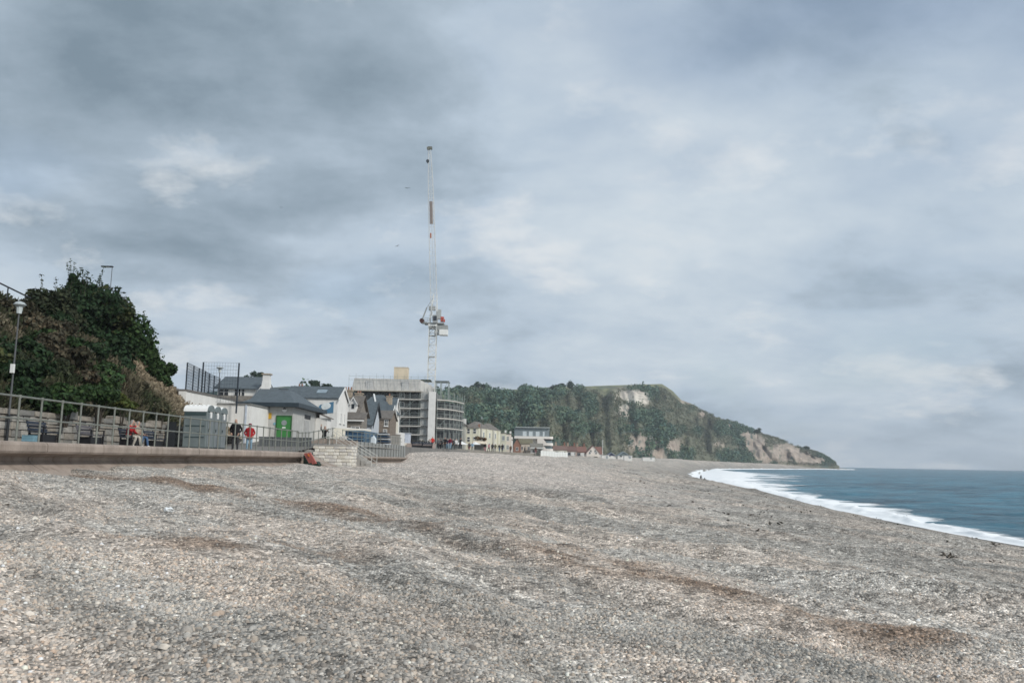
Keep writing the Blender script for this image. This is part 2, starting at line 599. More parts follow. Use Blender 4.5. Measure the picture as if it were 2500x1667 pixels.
# ------------------------------------------------------------------ sea
def build_sea():
    m = bpy.data.materials.new('sea_water')
    m.use_nodes = True
    t = m.node_tree
    L = t.links.new
    b = t.nodes['Principled BSDF']
    b.inputs['Roughness'].default_value = .30
    b.inputs['IOR'].default_value = 1.33
    b.inputs['Specular IOR Level'].default_value = .30
    tc = N(t, 'ShaderNodeTexCoord')
    mp = N(t, 'ShaderNodeMapping')
    mp.inputs['Scale'].default_value = (.5, 1.0, 1.0)
    L(tc.outputs['Object'], mp.inputs[0])
    n1 = N(t, 'ShaderNodeTexNoise', Scale=.35, Detail=9.0, Roughness=.68); L(mp.outputs[0], n1.inputs[0])
    n2 = N(t, 'ShaderNodeTexNoise', Scale=.03, Detail=5.0, Roughness=.6); L(mp.outputs[0], n2.inputs[0])
    cr = ramp(t, [(.42, (.002, .044, .075)), (.57, (.046, .195, .275))])  # light and dark of the waves painted into the water colour
    n5 = N(t, 'ShaderNodeTexNoise', Scale=.11, Detail=6.0, Roughness=.6); L(mp.outputs[0], n5.inputs[0])
    L(math_node(t, 'ADD', math_node(t, 'MULTIPLY', n1.outputs[0], .30), math_node(t, 'ADD', math_node(t, 'MULTIPLY', n5.outputs[0], .40), math_node(t, 'MULTIPLY', n2.outputs[0], .30))), cr.inputs[0])
    # small breaking crests
    n4 = N(t, 'ShaderNodeTexNoise', Scale=.22, Detail=8.0, Roughness=.62); L(mp.outputs[0], n4.inputs[0])
    wc = ramp(t, [(.715, 0.0), (.76, .8)]); L(n4.outputs[0], wc.inputs[0])
    mx = N(t, 'ShaderNodeMix', data_type='RGBA')
    L(wc.outputs[0], mx.inputs[0]); L(cr.outputs[0], mx.inputs[6]); mx.inputs[7].default_value = (.75, .78, .8, 1)
    L(mx.outputs[2], b.inputs['Base Color'])
    bp = N(t, 'ShaderNodeBump', Strength=.9, Distance=1.1)
    L(n1.outputs[0], bp.inputs['Height']); L(bp.outputs[0], b.inputs['Normal'])
    r = 34 * np.exp(np.linspace(0, math.log(4600 / 34), 430))
    a = np.radians(np.concatenate([np.linspace(-4, 36, 300), np.linspace(36, 100, 40)[1:]]))
    rr, aa = np.meshgrid(r, a, indexing='ij')
    x = (rr * np.sin(aa)).ravel(); y = (rr * np.cos(aa)).ravel()
    d = np.hypot(x, y)
    fade = np.exp(-d / 900)
    w = (fbm(x / 9, y / 4.2, 71, 4) - .5) * 1.05 + np.sin((x * .75 + y * .25 + 3 * fbm(x / 30, y / 30, 73, 2)) / 2.3) * .07
    s = shore_x(y) - x
    z = w * fade * smooth(2, -14, s)
    me = np_mesh('sea', np.stack([x, y, z], 1), quads=grid_faces(len(r), len(a))[:, ::-1], smooth_shade=True)
    o = mesh_obj('sea', me, m)
    tag(o, 'choppy blue green sea filling the bay', 'sea', kind='structure')


build_sea()


def foam_mat():
    m = bpy.data.materials.new('sea_foam')
    m.use_nodes = True
    t = m.node_tree
    L = t.links.new
    b = t.nodes['Principled BSDF']
    b.inputs['Roughness'].default_value = .9
    b.inputs['Base Color'].default_value = (.86, .88, .89, 1)
    tc = N(t, 'ShaderNodeTexCoord')
    n1 = N(t, 'ShaderNodeTexNoise', Scale=.38, Detail=9.0, Roughness=.72); L(tc.outputs['Object'], n1.inputs[0])
    at = N(t, 'ShaderNodeAttribute', attribute_name='thick')
    s = N(t, 'ShaderNodeSeparateColor'); L(at.outputs['Color'], s.inputs[0])
    f = math_node(t, 'ADD', math_node(t, 'MULTIPLY', n1.outputs[0], 2.1), math_node(t, 'MULTIPLY', s.outputs[0], 1.55))
    cr = ramp(t, [(.62, 0.0), (.86, 1.0)]); L(math_node(t, 'MULTIPLY', f, .58), cr.inputs[0])
    tr = N(t, 'ShaderNodeBsdfTransparent')
    mx = N(t, 'ShaderNodeMixShader')
    L(cr.outputs[0], mx.inputs[0]); L(tr.outputs[0], mx.inputs[1]); L(b.outputs[0], mx.inputs[2])
    L(mx.outputs[0], t.nodes['Material Output'].inputs[0])
    return m


def build_foam():
    ys = np.concatenate([np.arange(30, 260, .45), np.arange(260, 1330, 2.2)])
    k = 34
    wid = np.interp(ys, [30, 60, 80, 110, 170, 240, 330, 400, 520, 650, 760, 900, 1330], [2.5, 3.5, 5.5, 8.5, 14, 22, 38, 48, 40, 22, 10, 6, 6])
    wid = wid * (.65 + .8 * fbm(ys / 13, ys * 0, 81, 3))
    t = np.linspace(-.07, 1, k)
    Y = np.repeat(ys[:, None], k, 1)
    off = t[None] * wid[:, None]
    run = (fbm(ys / 9, ys * 0 + 3, 85, 3) - .3) * 2.4
    X = shore_x(Y) + off - run[:, None] * (t[None] < .35)
    lump = fbm(X / .9, Y / 1.5, 91, 4, .6)
    crest = np.exp(-((t[None] - .30) / .16) ** 2)
    ht = np.interp(ys, [30, 60, 100, 300, 700, 1330], [.22, .34, .50, .8, 1.0, 1.0])[:, None]
    Z = np.maximum(beach_z(X, Y, False) + .03, .05) + crest * ht * (.05 + 2.0 * np.maximum(lump - .18, 0))
    th = np.clip(1.12 - np.abs(t[None] - .18) * 1.35, 0, 1) + 0 * Y
    th[:, 0] = 0
    gap = .55 + .6 * fbm(ys / 20, ys * 0 + 9, 95, 2)
    th = th * np.where(ys < 110, np.clip(gap, 0, 1.0), 1.0)[:, None] * np.interp(ys, [30, 56, 75], [.25, .45, .95])[:, None]
    me = np_mesh('breaking_wave', np.stack([X.ravel(), Y.ravel(), Z.ravel()], 1), quads=grid_faces(len(ys), k)[:, ::-1], smooth_shade=True)
    set_color(me, 'thick', np.repeat(th.ravel()[:, None], 3, 1))
    o = mesh_obj('surf_foam', me, foam_mat())
    tag(o, 'white foam of the wave breaking along the shingle', 'surf', kind='stuff')


build_foam()


# ------------------------------------------------------------------ hills and headland
RU = np.array([150, 420, 560, 600, 650, 700, 760, 830, 900, 1000, 1100, 1137, 1175, 1254, 1339, 1424, 1510, 1616, 1642, 1663, 1690, 1711, 1765, 1807, 1850, 1903, 1956, 1998, 2025, 2048])
RV = np.array([970, 965, 952, 946, 947, 943, 946, 950, 956, 962, 965, 953, 951, 951, 945, 943, 940, 937, 954, 976, 986, 1001, 1026, 1039, 1056, 1072, 1094, 1104, 1119, 1137])


def ridge_v(u):
    return np.interp(u, RU, RV)


def ridge_y(u):
    return np.interp(u, [150, 560, 830, 1000, 1137, 1600, 1711, 2048], [380, 420, 480, 620, 760, 1170, 1210, 1335])


def foot_y(u):
    return np.interp(u, [150, 560, 900, 1137, 1400, 1640, 1740, 1850, 1950, 2048], [230, 240, 330, 430, 600, 830, 960, 1110, 1240, 1316])


def headland(u, t):
    """Point of the hillside: u counts across the view, t from the foot (0) over the ridge (1) on to the plateau."""
    yr, yf = ridge_y(u), foot_y(u)
    y = yf + (yr - yf) * t
    rv = ridge_v(u)
    pr = np.array([P(a, b, c) for a, b, c in zip(u, rv, yr)])
    zr = pr[:, 2]
    slope = pr[:, 0] / pr[:, 1]
    g = np.interp(t, [0, .06, .25, .5, .75, .92, 1, 1.3], [0, .10, .36, .61, .82, .95, 1, 1.0])
    zf = 5.5
    z = zf + (zr - zf) * g
    k = smooth(0, .12, t) * smooth(.96, .62, t)
    amp = np.clip((zr - zf) / 60, 0, 1)
    gul = (fbm(u / 34 + t * 1.6, t * 2.2, 101, 4) - .5)
    z = z + gul * 22 * k * amp
    y = y - (fbm(u / 26 + t * .6, t * 1.5, 105, 3) - .5) * 150 * k * amp
    return np.stack([slope * y, y, z], 1)


def bare_mask(u, v):
    m = np.zeros_like(u)
    for cu, cv, ru, rv, k in ((1546, 968, 42, 19, 1.0), (1562, 978, 26, 12, 1.0), (1525, 1003, 22, 15, .95), (1560, 1082, 30, 26, .75), (1605, 1108, 26, 20, .85), (1645, 1092, 24, 22, .75), (1600, 1085, 16, 16, .6),
                              (1688, 981, 30, 12, .8), (1842, 1083, 30, 28, 1.0), (1990, 1124, 30, 10, .8), (1872, 1110, 40, 22, 1.0), (1915, 1105, 46, 26, .95), (1960, 1118, 34, 18, .8), (1820, 1063, 16, 10, .9), (1782, 1040, 12, 6, .7), (1714, 1012, 9, 9, .8), (1756, 1085, 16, 10, .55), (1815, 1092, 14, 14, .5)):
        m = np.maximum(m, k * np.exp(-(((u - cu) / ru) ** 2 + ((v - cv) / rv) ** 2) ** 1.4))
    return m


INVROT = np.array(CAMROT.inverted())


def project(pts):
    q = (np.asarray(pts) - np.array([0, 0, EYE])) @ INVROT.T
    return 1250 + FPX * q[:, 0] / -q[:, 2], 833.5 - FPX * q[:, 1] / -q[:, 2]


def build_headland():
    us = np.concatenate([np.linspace(150, 1050, 110)[:-1], np.linspace(1050, 2049, 330)])
    ts = np.concatenate([np.linspace(-.06, 1.0, 96), [1.04, 1.1, 1.2, 1.35]])
    uu, tt = np.meshgrid(us, ts, indexing='ij')
    p = headland(uu.ravel(), tt.ravel())
    p[:, 2] -= np.clip(-tt.ravel(), 0, 1) * 60
    fu, fv = project(p)
    bare = bare_mask(fu, fv) * smooth(.30, .55, fbm(fu / 7, fv / 13, 111, 4) + .1)
    bare = np.clip(bare * 1.5, 0, 1)
    grass = smooth(.80, .96, tt.ravel() + (fbm(fu / 30, fv / 9, 115, 3) - .5) * .35) * smooth(1180, 1260, fu) * smooth(1720, 1640, fu)
    scrub = smooth(.45, .62, fbm(fu / 48, fv / 30, 121, 3) + .22 * np.exp(-(((fu - 1450) / 130) ** 2 + ((fv - 1050) / 45) ** 2)))
    forest = np.array([.052, .090, .078]); scr = np.array([.135, .140, .098]); gr = np.array([.180, .190, .105]); rock = np.array([.36, .30, .25]); chalk = np.array([.60, .555, .48])
    c = forest + (scr - forest) * scrub[:, None]
    c = c + (gr - c) * grass[:, None]
    ch = np.exp(-(((fu - 1545) / 60) ** 2 + ((fv - 980) / 32) ** 2))[:, None]
    rk = rock + (chalk - rock) * ch
    rk = rk * (.7 + .55 * fbm(fu / 4, fv / 22, 125, 3))[:, None]
    c = c + (rk - c) * bare[:, None]
    me = np_mesh('headland', p, quads=grid_faces(len(us), len(ts)), smooth_shade=False)
    set_color(me, 'tone', c)
    o = mesh_obj('headland_hill', me, attr_mat('hillside', var=.35, scale=.12))
    tag(o, 'wooded headland with grassy top and pale cliff scars', 'headland', kind='structure')


build_headland()


def leaf_cards(centres, size, n_each, radii, jitter=None, up=.25, seed=1, hollow=.45):
    """Leaf-clump faces spread through ellipsoid crowns; returns verts (4 per card) and the crown index and height of each card."""
    g = np.random.default_rng(seed)
    n = len(centres)
    idx = np.repeat(np.arange(n), n_each)
    m = len(idx)
    d = g.normal(size=(m, 3)); d /= np.linalg.norm(d, axis=1)[:, None]
    rad = hollow + (1 - hollow) * g.random(m) ** .6
    # lumpy outline: a few lobes per crown
    ph = g.random((n, 3)) * 6.28
    az = np.arctan2(d[:, 1], d[:, 0])
    lob = 1 + .20 * np.sin(3 * az + ph[idx, 0]) * (1 - np.abs(d[:, 2])) + .16 * np.sin(5 * az + 4 * d[:, 2] + ph[idx, 1]) + .12 * np.sin(7 * d[:, 2] + 2 * az + ph[idx, 2])
    c = centres[idx] + d * (rad * lob)[:, None] * radii[idx]
    nrm = d * .7 + g.normal(size=(m, 3)) * .6 + np.array([0, 0, up])
    nrm /= np.linalg.norm(nrm, axis=1)[:, None]
    a = np.cross(nrm, g.normal(size=(m, 3))); a /= np.linalg.norm(a, axis=1)[:, None]
    b = np.cross(nrm, a)
    s = (size * (.55 + .9 * g.random(m)))[:, None] if np.isscalar(size) else (size[idx] * (.55 + .9 * g.random(m)))[:, None]
    e = .45 + .5 * g.random((m, 1))
    V = np.stack([c - a * s, c - b * s * e, c + a * s, c + b * s * e], 1)
    return V.reshape(-1, 3), idx, d[:, 2], rad


def crown_mesh(name, centres, radii, n_each, size, rgb, var=.35, seed=1, crown_tint=None, hollow=.45):
    V, idx, h, rad = leaf_cards(np.asarray(centres, float), size, n_each, np.asarray(radii, float), seed=seed, hollow=hollow)
    g = np.random.default_rng(seed + 5)
    m = len(idx)
    me = np_mesh(name, V, quads=np.arange(m * 4).reshape(-1, 4))
    c = np.asarray(rgb)[None] * (1 - var + 2 * var * g.random((m, 1)))
    c = c * (1 + .18 * g.normal(size=(m, 1)).clip(-1, 1) * np.array([[1.0, .35, .1]]))
    if crown_tint is not None:
        c = c * crown_tint[idx]
    set_color(me, 'tone', np.repeat(np.clip(c, .004, .6), 4, axis=0))
    return me


LEAF = lambda: attr_mat('leaf', var=.2, scale=1.5, translucent=.18, rough=.7)


def build_woodland():
    g = np.random.default_rng(5)
    n = 11000
    # more trees where the view reaches; u spread over the slopes
    u = np.concatenate([g.uniform(560, 1060, 260), g.uniform(1060, 2040, n - 260)])
    t = g.random(n) ** .9
    p = headland(u, t)
    fu, fv = project(p)
    bare = bare_mask(fu, fv)
    grass = smooth(.76, .88, t + (fbm(fu / 30, fv / 9, 115, 3) - .5) * .35) * smooth(1180, 1260, fu) * smooth(1720, 1640, fu)
    keep = (bare < .38 + .2 * g.random(n)) & (g.random(n) > grass * 1.2) & ((u > 1060) | (t < .75)) & ((t < .80 + .05 * g.random(n)) | (u < 1190) | (u > 1650))
    u, t, p, fu, fv = u[keep], t[keep], p[keep], fu[keep], fv[keep]
    scrub = smooth(.45, .62, fbm(fu / 48, fv / 30, 121, 3) + .22 * np.exp(-(((fu - 1450) / 130) ** 2 + ((fv - 1050) / 45) ** 2)))
    tall = (1 - scrub) * smooth(2030, 1700, fu) * .8 + .2
    r = (1.15 + 2.9 * tall * (.5 + .7 * g.random(len(u)))) * np.interp(p[:, 1], [250, 800, 1300], [.75, 1.0, 1.05])
    rad = np.stack([r, r, r * (.75 + .4 * g.random(len(u)))], 1)
    cen = p + np.stack([0 * r, 0 * r, rad[:, 2] * .55], 1)
    dark = np.array([.068, .128, .112]); mid = np.array([.118, .170, .110]); brn = np.array([.175, .172, .122])
    k = g.random(len(u))[:, None]
    tint = dark + (mid - dark) * k
    tint = tint + (brn - tint) * (scrub[:, None] * (.5 + .5 * g.random((len(u), 1))))
    tint = tint * (.82 + .36 * g.random((len(u), 1)))
    me = crown_mesh('woodland', cen, rad, 23, r * .31, (1.12, 1.1, 1.05), var=.26, seed=33, crown_tint=tint, hollow=.6)
    o = mesh_obj('woodland', me, LEAF())
    tag(o, 'dense green and brownish woodland covering the headland slope', 'woodland', kind='stuff')


build_woodland()


def make_tree(u, v, Y, rpx, label, seed, rgb=(.032, .058, .032), squash=1.0, group=None, name='tree', lobes=5, n=170):
    """A tree whose crown is centred where (u, v) looks at distance Y."""
    g = np.random.default_rng(seed)
    c = P(u, v, Y)
    r = rpx * Y / FPX
    th = r * 1.5
    root = thing(name, label, 'tree', (c.x, c.y, c.z - th), group=group)
    mb = MB()
    mb.bar((0, 0, -r * .8), (0, 0, th * .55), r * .11, 7, r * .08)
    mb.bar((0, 0, th * .5), (r * .1, 0, th), r * .08, 6, r * .03)
    for i in range(4):
        a = i * 1.6 + seed
        mb.bar((0, 0, th * (.4 + .1 * i)), (math.cos(a) * r * .6, math.sin(a) * r * .6, th * (.8 + .1 * i)), r * .05, 5, r * .02)
    mb.build('trunk', mat('bark', (.06, .05, .04)), root)
    cen = np.concatenate([[[0, 0, th]], np.stack([g.normal(0, .42 * r, lobes), g.normal(0, .42 * r, lobes), th + g.normal(0, .30 * r * squash, lobes)], 1)])
    rr = r * (.45 + .25 * g.random(lobes + 1))
    rr[0] = r * .8
    me = crown_mesh('crown', cen, np.stack([rr, rr, rr * squash], 1), n, r * .17, rgb, var=.45, seed=seed + 2, hollow=.5)
    mesh_obj('crown', me, LEAF(), root)
    return root


for i, (u, v, Y, rp, lab, sq) in enumerate((
        (1120, 950, 740, 13, 'rounded dark tree on the ridge beside the scaffolded block', .9),
        (1168, 945, 760, 15, 'tall domed tree standing highest on the wooded ridge', 1.0),
        (1190, 950, 770, 11, 'lower tree on the ridge next to the highest domed tree', .9),
        (1353, 944, 880, 10, 'dark spreading bush on the grassy skyline', .6),
        (1368, 941, 890, 9, 'small clump between the two skyline bushes', .7),
        (1390, 941, 900, 9, 'upright dark tree on the bare grassy skyline', 1.1),
        (602, 921, 300, 8, 'small lollipop tree behind the bungalow roof', .9),
        (632, 920, 310, 15, 'dome shaped tree behind the white bungalow chimney', .9),
        (618, 932, 305, 9, 'low bushy tree leaning to the bungalow chimney', .7),
        (772, 938, 330, 15, 'dark tree behind the white mural house', .75),
        (795, 944, 335, 14, 'bushy tree between the mural house and scaffolding', .6),
        (745, 946, 330, 9, 'low hedge tree behind the dormer roof', .6),
        (1850, 1052, 1120, 8, 'small wind bent tree on the falling headland crest', .7),
        (1970, 1092, 1270, 7, 'last small tree near the headland point', .6))):
    make_tree(u, v, Y, rp, lab, 200 + i, squash=sq, n=110)


# ------------------------------------------------------------------ common materials
CONC = lambda: mat('sea_wall_concrete', (.33, .275, .235), var=.2, scale=1.3, bump=.25, bscale=18, stain=.5)
CONC2 = lambda: mat('grey_concrete', (.36, .345, .32), var=.16, scale=1.5, bump=.2, bscale=15, stain=.3)
GALV = lambda: mat('galvanised_rail', (.20, .21, .185), rough=.55, var=.2, scale=6, metallic=.25, spec=.5)
DARKM = lambda: mat('dark_metal', (.025, .028, .032), rough=.5, var=.2)
WHITE = lambda: mat('white_render', (.74, .73, .70), var=.06, scale=1.2, stain=.22, bump=.08)
CREAM = lambda: mat('cream_render', (.68, .64, .54), var=.07, scale=.8, stain=.2)
SLATE = lambda: mat('slate_roof', (.085, .105, .118), rough=.6, var=.25, scale=3.0, bump=.3, bscale=14)
SLATEB = lambda: mat('brown_slate', (.145, .13, .115), rough=.7, var=.25, scale=3.0, bump=.3, bscale=14)
STONE = lambda: mat('grey_stone', (.22, .20, .175), var=.28, scale=4, bump=.4, bscale=9)
GLASS = lambda: mat('window_glass', (.025, .03, .036), rough=.12, var=.3, scale=.8, spec=.6)
WFRAME = lambda: mat('white_frame', (.76, .76, .74), rough=.5, var=.04)
BRICK = lambda: mat('red_brick', (.27, .15, .11), var=.2, scale=6)
CHIM = lambda: mat('buff_stone', (.36, .30, .23), var=.25, scale=5, bump=.3, bscale=8)


def town_ground():
    ys = np.array([54, 58, 66, 80, 100, 130, 160, 177, 200, 230, 280, 330, 380, 420, 520, 640])
    vs, fs = [], []
    for y in ys:
        z = float(town_z(y)); x = float(prom_x(y)) - (1.0 if y < 63 else 0.0)
        for xx in (-260, -60, x - 7, x):
            vs.append((xx, y, z))
    q = grid_faces(len(ys), 4)
    n0 = len(vs)
    vs += [(float(prom_x(y)), y, float(town_z(y)) - 3) for y in ys]
    q = np.concatenate([q, [(4 * i + 3, n0 + i, n0 + i + 1, 4 * i + 7) for i in range(len(ys) - 1) if ys[i] >= 99]])
    me = np_mesh('town_ground', vs, quads=q)
    o = mesh_obj('town_ground', me, mat('asphalt_paving', (.17, .162, .15), var=.2, scale=.4))
    tag(o, 'paved ground under the seafront houses', 'ground', kind='structure')


town_ground()

# ------------------------------------------------------------------ near sea wall, promenade, railing
WA, WB = Vector((-14.25, 8, 0)), Vector((-13.1, 54.6, 0))
WDIR = (WB - WA).normalized()
WANG = math.atan2(WDIR.y, WDIR.x)
WNOR = Vector((WDIR.y, -WDIR.x, 0))          # towards the beach


def wall_pt(s, out=0.0, z=0.0):
    p = WA + WDIR * s + WNOR * out
    return Vector((p.x, p.y, z))


WLEN = (WB - WA).length


def sea_wall():
    root = thing('sea_wall', 'pinkish concrete sea wall with overhanging rounded lip below the long railing', 'sea wall', wall_pt(0, 0, 3.8))
    prof = [(-.7, 5.26), (.06, 5.30), (.13, 5.27), (.16, 5.20), (.16, 5.03), (.12, 4.97), (-.04, 4.95), (-.28, 4.92), (-.39, 4.85), (-.40, 4.76), (-.30, 4.66), (-.12, 4.56), (.12, 4.44), (.42, 4.30), (.75, 4.14), (.8, 3.6), (-.7, 3.6)]
    s, i = 0.0, 0
    while s < WLEN - .1:
        e = min(s + 5.82, WLEN)
        mb = MB()
        mb.prism([wall_pt(s + .012, o, z) for o, z in prof], wall_pt(s + .012), wall_pt(e - .035))
        mb.build('wall_segment', CONC(), root, off=root.location)
        s = e
        i += 1


sea_wall()
mb = MB()
mb.add([wall_pt(0, -.7, 5.262), wall_pt(0, -5.6, 5.30), wall_pt(WLEN, -6.1, 5.30), wall_pt(WLEN, -.7, 5.262), wall_pt(WLEN + 6, -.7, 5.55), wall_pt(WLEN + 6, -6.1, 5.60)], [(0, 3, 2, 1), (3, 4, 5, 2)])
tag(mb.build('promenade', mat('promenade_paving', (.27, .245, .215), var=.15, scale=1.2)), 'paved promenade behind the sea wall', 'promenade', kind='structure')


def railing(name, label, pts, zb, zt, zm, step, r=.03, group=None):
    """Post and rail fence along the polyline pts (xy); every post a part."""
    root = thing(name, label, 'railing', (pts[0][0], pts[0][1], zb[0]), group=group)
    L = [0]
    for a, b in zip(pts[:-1], pts[1:]):
        L.append(L[-1] + math.dist(a, b))

    def at(s):
        for i in range(len(pts) - 1):
            if s <= L[i + 1] or i == len(pts) - 2:
                k = (s - L[i]) / (L[i + 1] - L[i])
                x = pts[i][0] + (pts[i + 1][0] - pts[i][0]) * k
                y = pts[i][1] + (pts[i + 1][1] - pts[i][1]) * k
                f = lambda q: q[i] + (q[i + 1] - q[i]) * k
                return x, y, f(zb), f(zt), f(zm)
    s = 0
    while s <= L[-1] + .01:
        x, y, b, t, m = at(min(s, L[-1]))
        mbp = MB()
        mbp.bar((x, y, b - .02), (x, y, t + .03), r, 6)
        mbp.box(x, y, b + .01, r * 4.5, r * 4.5, .02)
        mbp.bar((x, y, t - .05), (x, y, t + .05), r * 1.45, 6)
        mbp.build('post', GALV(), root, off=root.location)
        s += step
    for nm, k, rr in (('top_rail', 3, r * 1.0), ('middle_rail', 4, r * .85)):
        mbp = MB()
        for i in range(len(pts) - 1):
            p, q = at(L[i] + 1e-6), at(L[i + 1])
            mbp.bar((p[0], p[1], p[k]), (q[0], q[1], q[k]), rr, 6)
        mbp.build(nm, GALV(), root, off=root.location)
    return root


a, b = wall_pt(3, -.28), wall_pt(WLEN - .3, -.28)
railing('promenade_railing', 'long galvanised two rail railing on top of the overhanging sea wall', [(a.x, a.y), (b.x, b.y)], (5.28, 5.28), (6.58, 6.58), (5.95, 5.95), 1.13)
c = Vector((-17.2, 57.8, 0))
railing('return_railing', 'short railing turning inland past the green door hut', [(b.x, b.y), (-13.6, 58.2), (-13.2, 64.5)], (5.28, 5.5, 6.1), (6.50, 6.65, 7.2), (5.92, 6.1, 6.65), 1.2)


# stone retaining wall behind the promenade
def block_mesh(seed):
    g = random.Random(seed)
    bm = bmesh.new()
    bmesh.ops.create_cube(bm, size=1.0)
    bmesh.ops.bevel(bm, geom=list(bm.edges), offset=.07, segments=1, affect='EDGES')
    for v in bm.verts:
        v.co += Vector((g.uniform(-.04, .04), g.uniform(-.05, .05), g.uniform(-.04, .04)))
    me = bpy.data.meshes.new('stone_block')
    bm.to_mesh(me); bm.free()
    return me


BLOCKS = [block_mesh(i) for i in range(6)]
BLOCKM = [mat('rubble_pale', (.33, .315, .285), var=.25, scale=3, bump=.3, bscale=6), mat('rubble_buff', (.27, .245, .21), var=.25, scale=3, bump=.3, bscale=6), mat('rubble_grey', (.21, .205, .19), var=.25, scale=3, bump=.3, bscale=6)]
LIMEM = [mat('limestone_pale', (.72, .69, .62), var=.14, scale=3, bump=.25, bscale=6), mat('limestone_cream', (.64, .60, .52), var=.16, scale=3, bump=.25, bscale=6), mat('limestone_grey', (.56, .535, .50), var=.18, scale=3, bump=.25, bscale=6)]


def stone(parent, name, loc, dims, rz, mats, k):
    o = bpy.data.objects.new(name, BLOCKS[k % len(BLOCKS)])
    if not o.data.materials:
        o.data.materials.append(mats[0])
    COL.objects.link(o)
    o.parent = parent
    o.location = loc
    o.scale = dims
    o.rotation_euler = (0, 0, rz)
    o.material_slots[0].link = 'OBJECT'
    o.material_slots[0].material = mats[(k * 7 + k // 3) % len(mats)]
    return o


def retaining_wall():
    root = thing('retaining_wall', 'pale rubble stone retaining wall with heavy coping behind the benches', 'stone wall', (-19.35, 27, 5.2))
    core = MB().box(-.32, 13, .55, .5, 26, 1.5)
    core.build('mortar_core', mat('mortar', (.30, .28, .25), var=.2), root)
    rg = random.Random(3)
    k = 0
    z = .02
    for c, h in enumerate((.34, .29, .31, .26)):
        y = -.3 * (c % 2)
        while y < 26:
            w = rg.uniform(.42, .85)
            stone(root, 'stone', (.0 + rg.uniform(-.02, .02), y + w / 2, z + h / 2), (.32, w - .025, h - .02), 0, BLOCKM, k)
            y += w
            k += 1
        z += h
    y = 0
    while y < 26:
        w = rg.uniform(.9, 1.35)
        hump = rg.random() < .35
        stone(root, 'coping_stone', (-.06, y + w / 2, z + (.2 if hump else .11)), (.56, w - .03, .38 if hump else .22), 0, [BLOCKM[1], BLOCKM[2]], k)
        y += w
        k += 1


retaining_wall()


# ------------------------------------------------------------------ embankment behind the promenade
def bank_z(x, y):
    d = -19.6 - x
    z = np.interp(d, [-1, 0, 1.2, 3.7, 6, 9, 12, 20, 60], [6.3, 6.5, 7.9, 9.7, 11.6, 13.2, 14.2, 15.2, 15.5])
    e = smooth(68.5, 57, y + (x + 22) * .25)
    z = 6.0 + (z - 6.0) * e
    return z + (fbm(x / 1.7, y / 1.7, 131, 4) - .5) * .9 * smooth(0, 1.5, d) * (e * .8 + .2)


def build_bank():
    xs = np.concatenate([np.linspace(-19.55, -34, 70), np.linspace(-36, -80, 14)])
    ys = np.linspace(6, 70, 150)
    xx, yy = np.meshgrid(xs, ys, indexing='ij')
    x, y = xx.ravel(), yy.ravel()
    z = bank_z(x, y)
    me = np_mesh('embankment', np.stack([x, y, z], 1), quads=grid_faces(len(xs), len(ys)), smooth_shade=True)
    m = smooth(.35, .65, fbm(x / 2.5, y / 2.5, 141, 4))[:, None]
    m2 = smooth(52, 60, y)[:, None]
    c = np.array([.085, .072, .045]) * (1 - m) + np.array([.16, .135, .095]) * m
    c = c * (1 - m2) + np.array([.30, .235, .165]) * m2
    set_color(me, 'tone', c)
    tag(mesh_obj('embankment_hill', me, attr_mat('bank_soil', var=.4, scale=1.6)), 'scrubby embankment rising behind the promenade', 'embankment', kind='structure')
    # dry grass and low scrub growing on it
    g = np.random.default_rng(17)
    n = 30000
    x = -19.7 - 13 * g.random(n) ** 1.3; y = 28 + 39 * g.random(n)
    p = np.stack([x, y, bank_z(x, y)], 1)
    lean = g.normal(size=(n, 3)) * .55 + np.array([.35, -.1, 1.0])
    lean /= np.linalg.norm(lean, axis=1)[:, None]
    h = ((.18 + .38 * g.random(n)) * (1 - .5 * smooth(48, 54, y)))[:, None]
    side = np.cross(lean, g.normal(size=(n, 3))); side /= np.linalg.norm(side, axis=1)[:, None]
    w = (.02 + .06 * g.random(n))[:, None]
    V = np.stack([p - side * w * .4, p + side * w * .4, p + lean * h + side * w, p + lean * h * 1.05 - side * w * .6], 1).reshape(-1, 3)
    me = np_mesh('dry_grass', V, quads=np.arange(n * 4).reshape(-1, 4))
    end = smooth(49, 56, y)[:, None]
    k = smooth(.4, .6, fbm(x / 1.8, y / 1.8, 151, 3))[:, None]
    c = np.array([.042, .054, .026]) * (1 - k) + np.array([.095, .086, .055]) * k
    c = c * (1 - end * .9) + np.array([.32, .26, .185]) * end * .9
    c = c * (.6 + .8 * g.random((n, 1)))
    set_color(me, 'tone', np.repeat(c, 4, axis=0))
    tag(mesh_obj('dry_grass', me, attr_mat('dry_grass', var=.25, translucent=.15)), 'dry brown grass and weeds on the embankment', 'grass', kind='stuff')


build_bank()


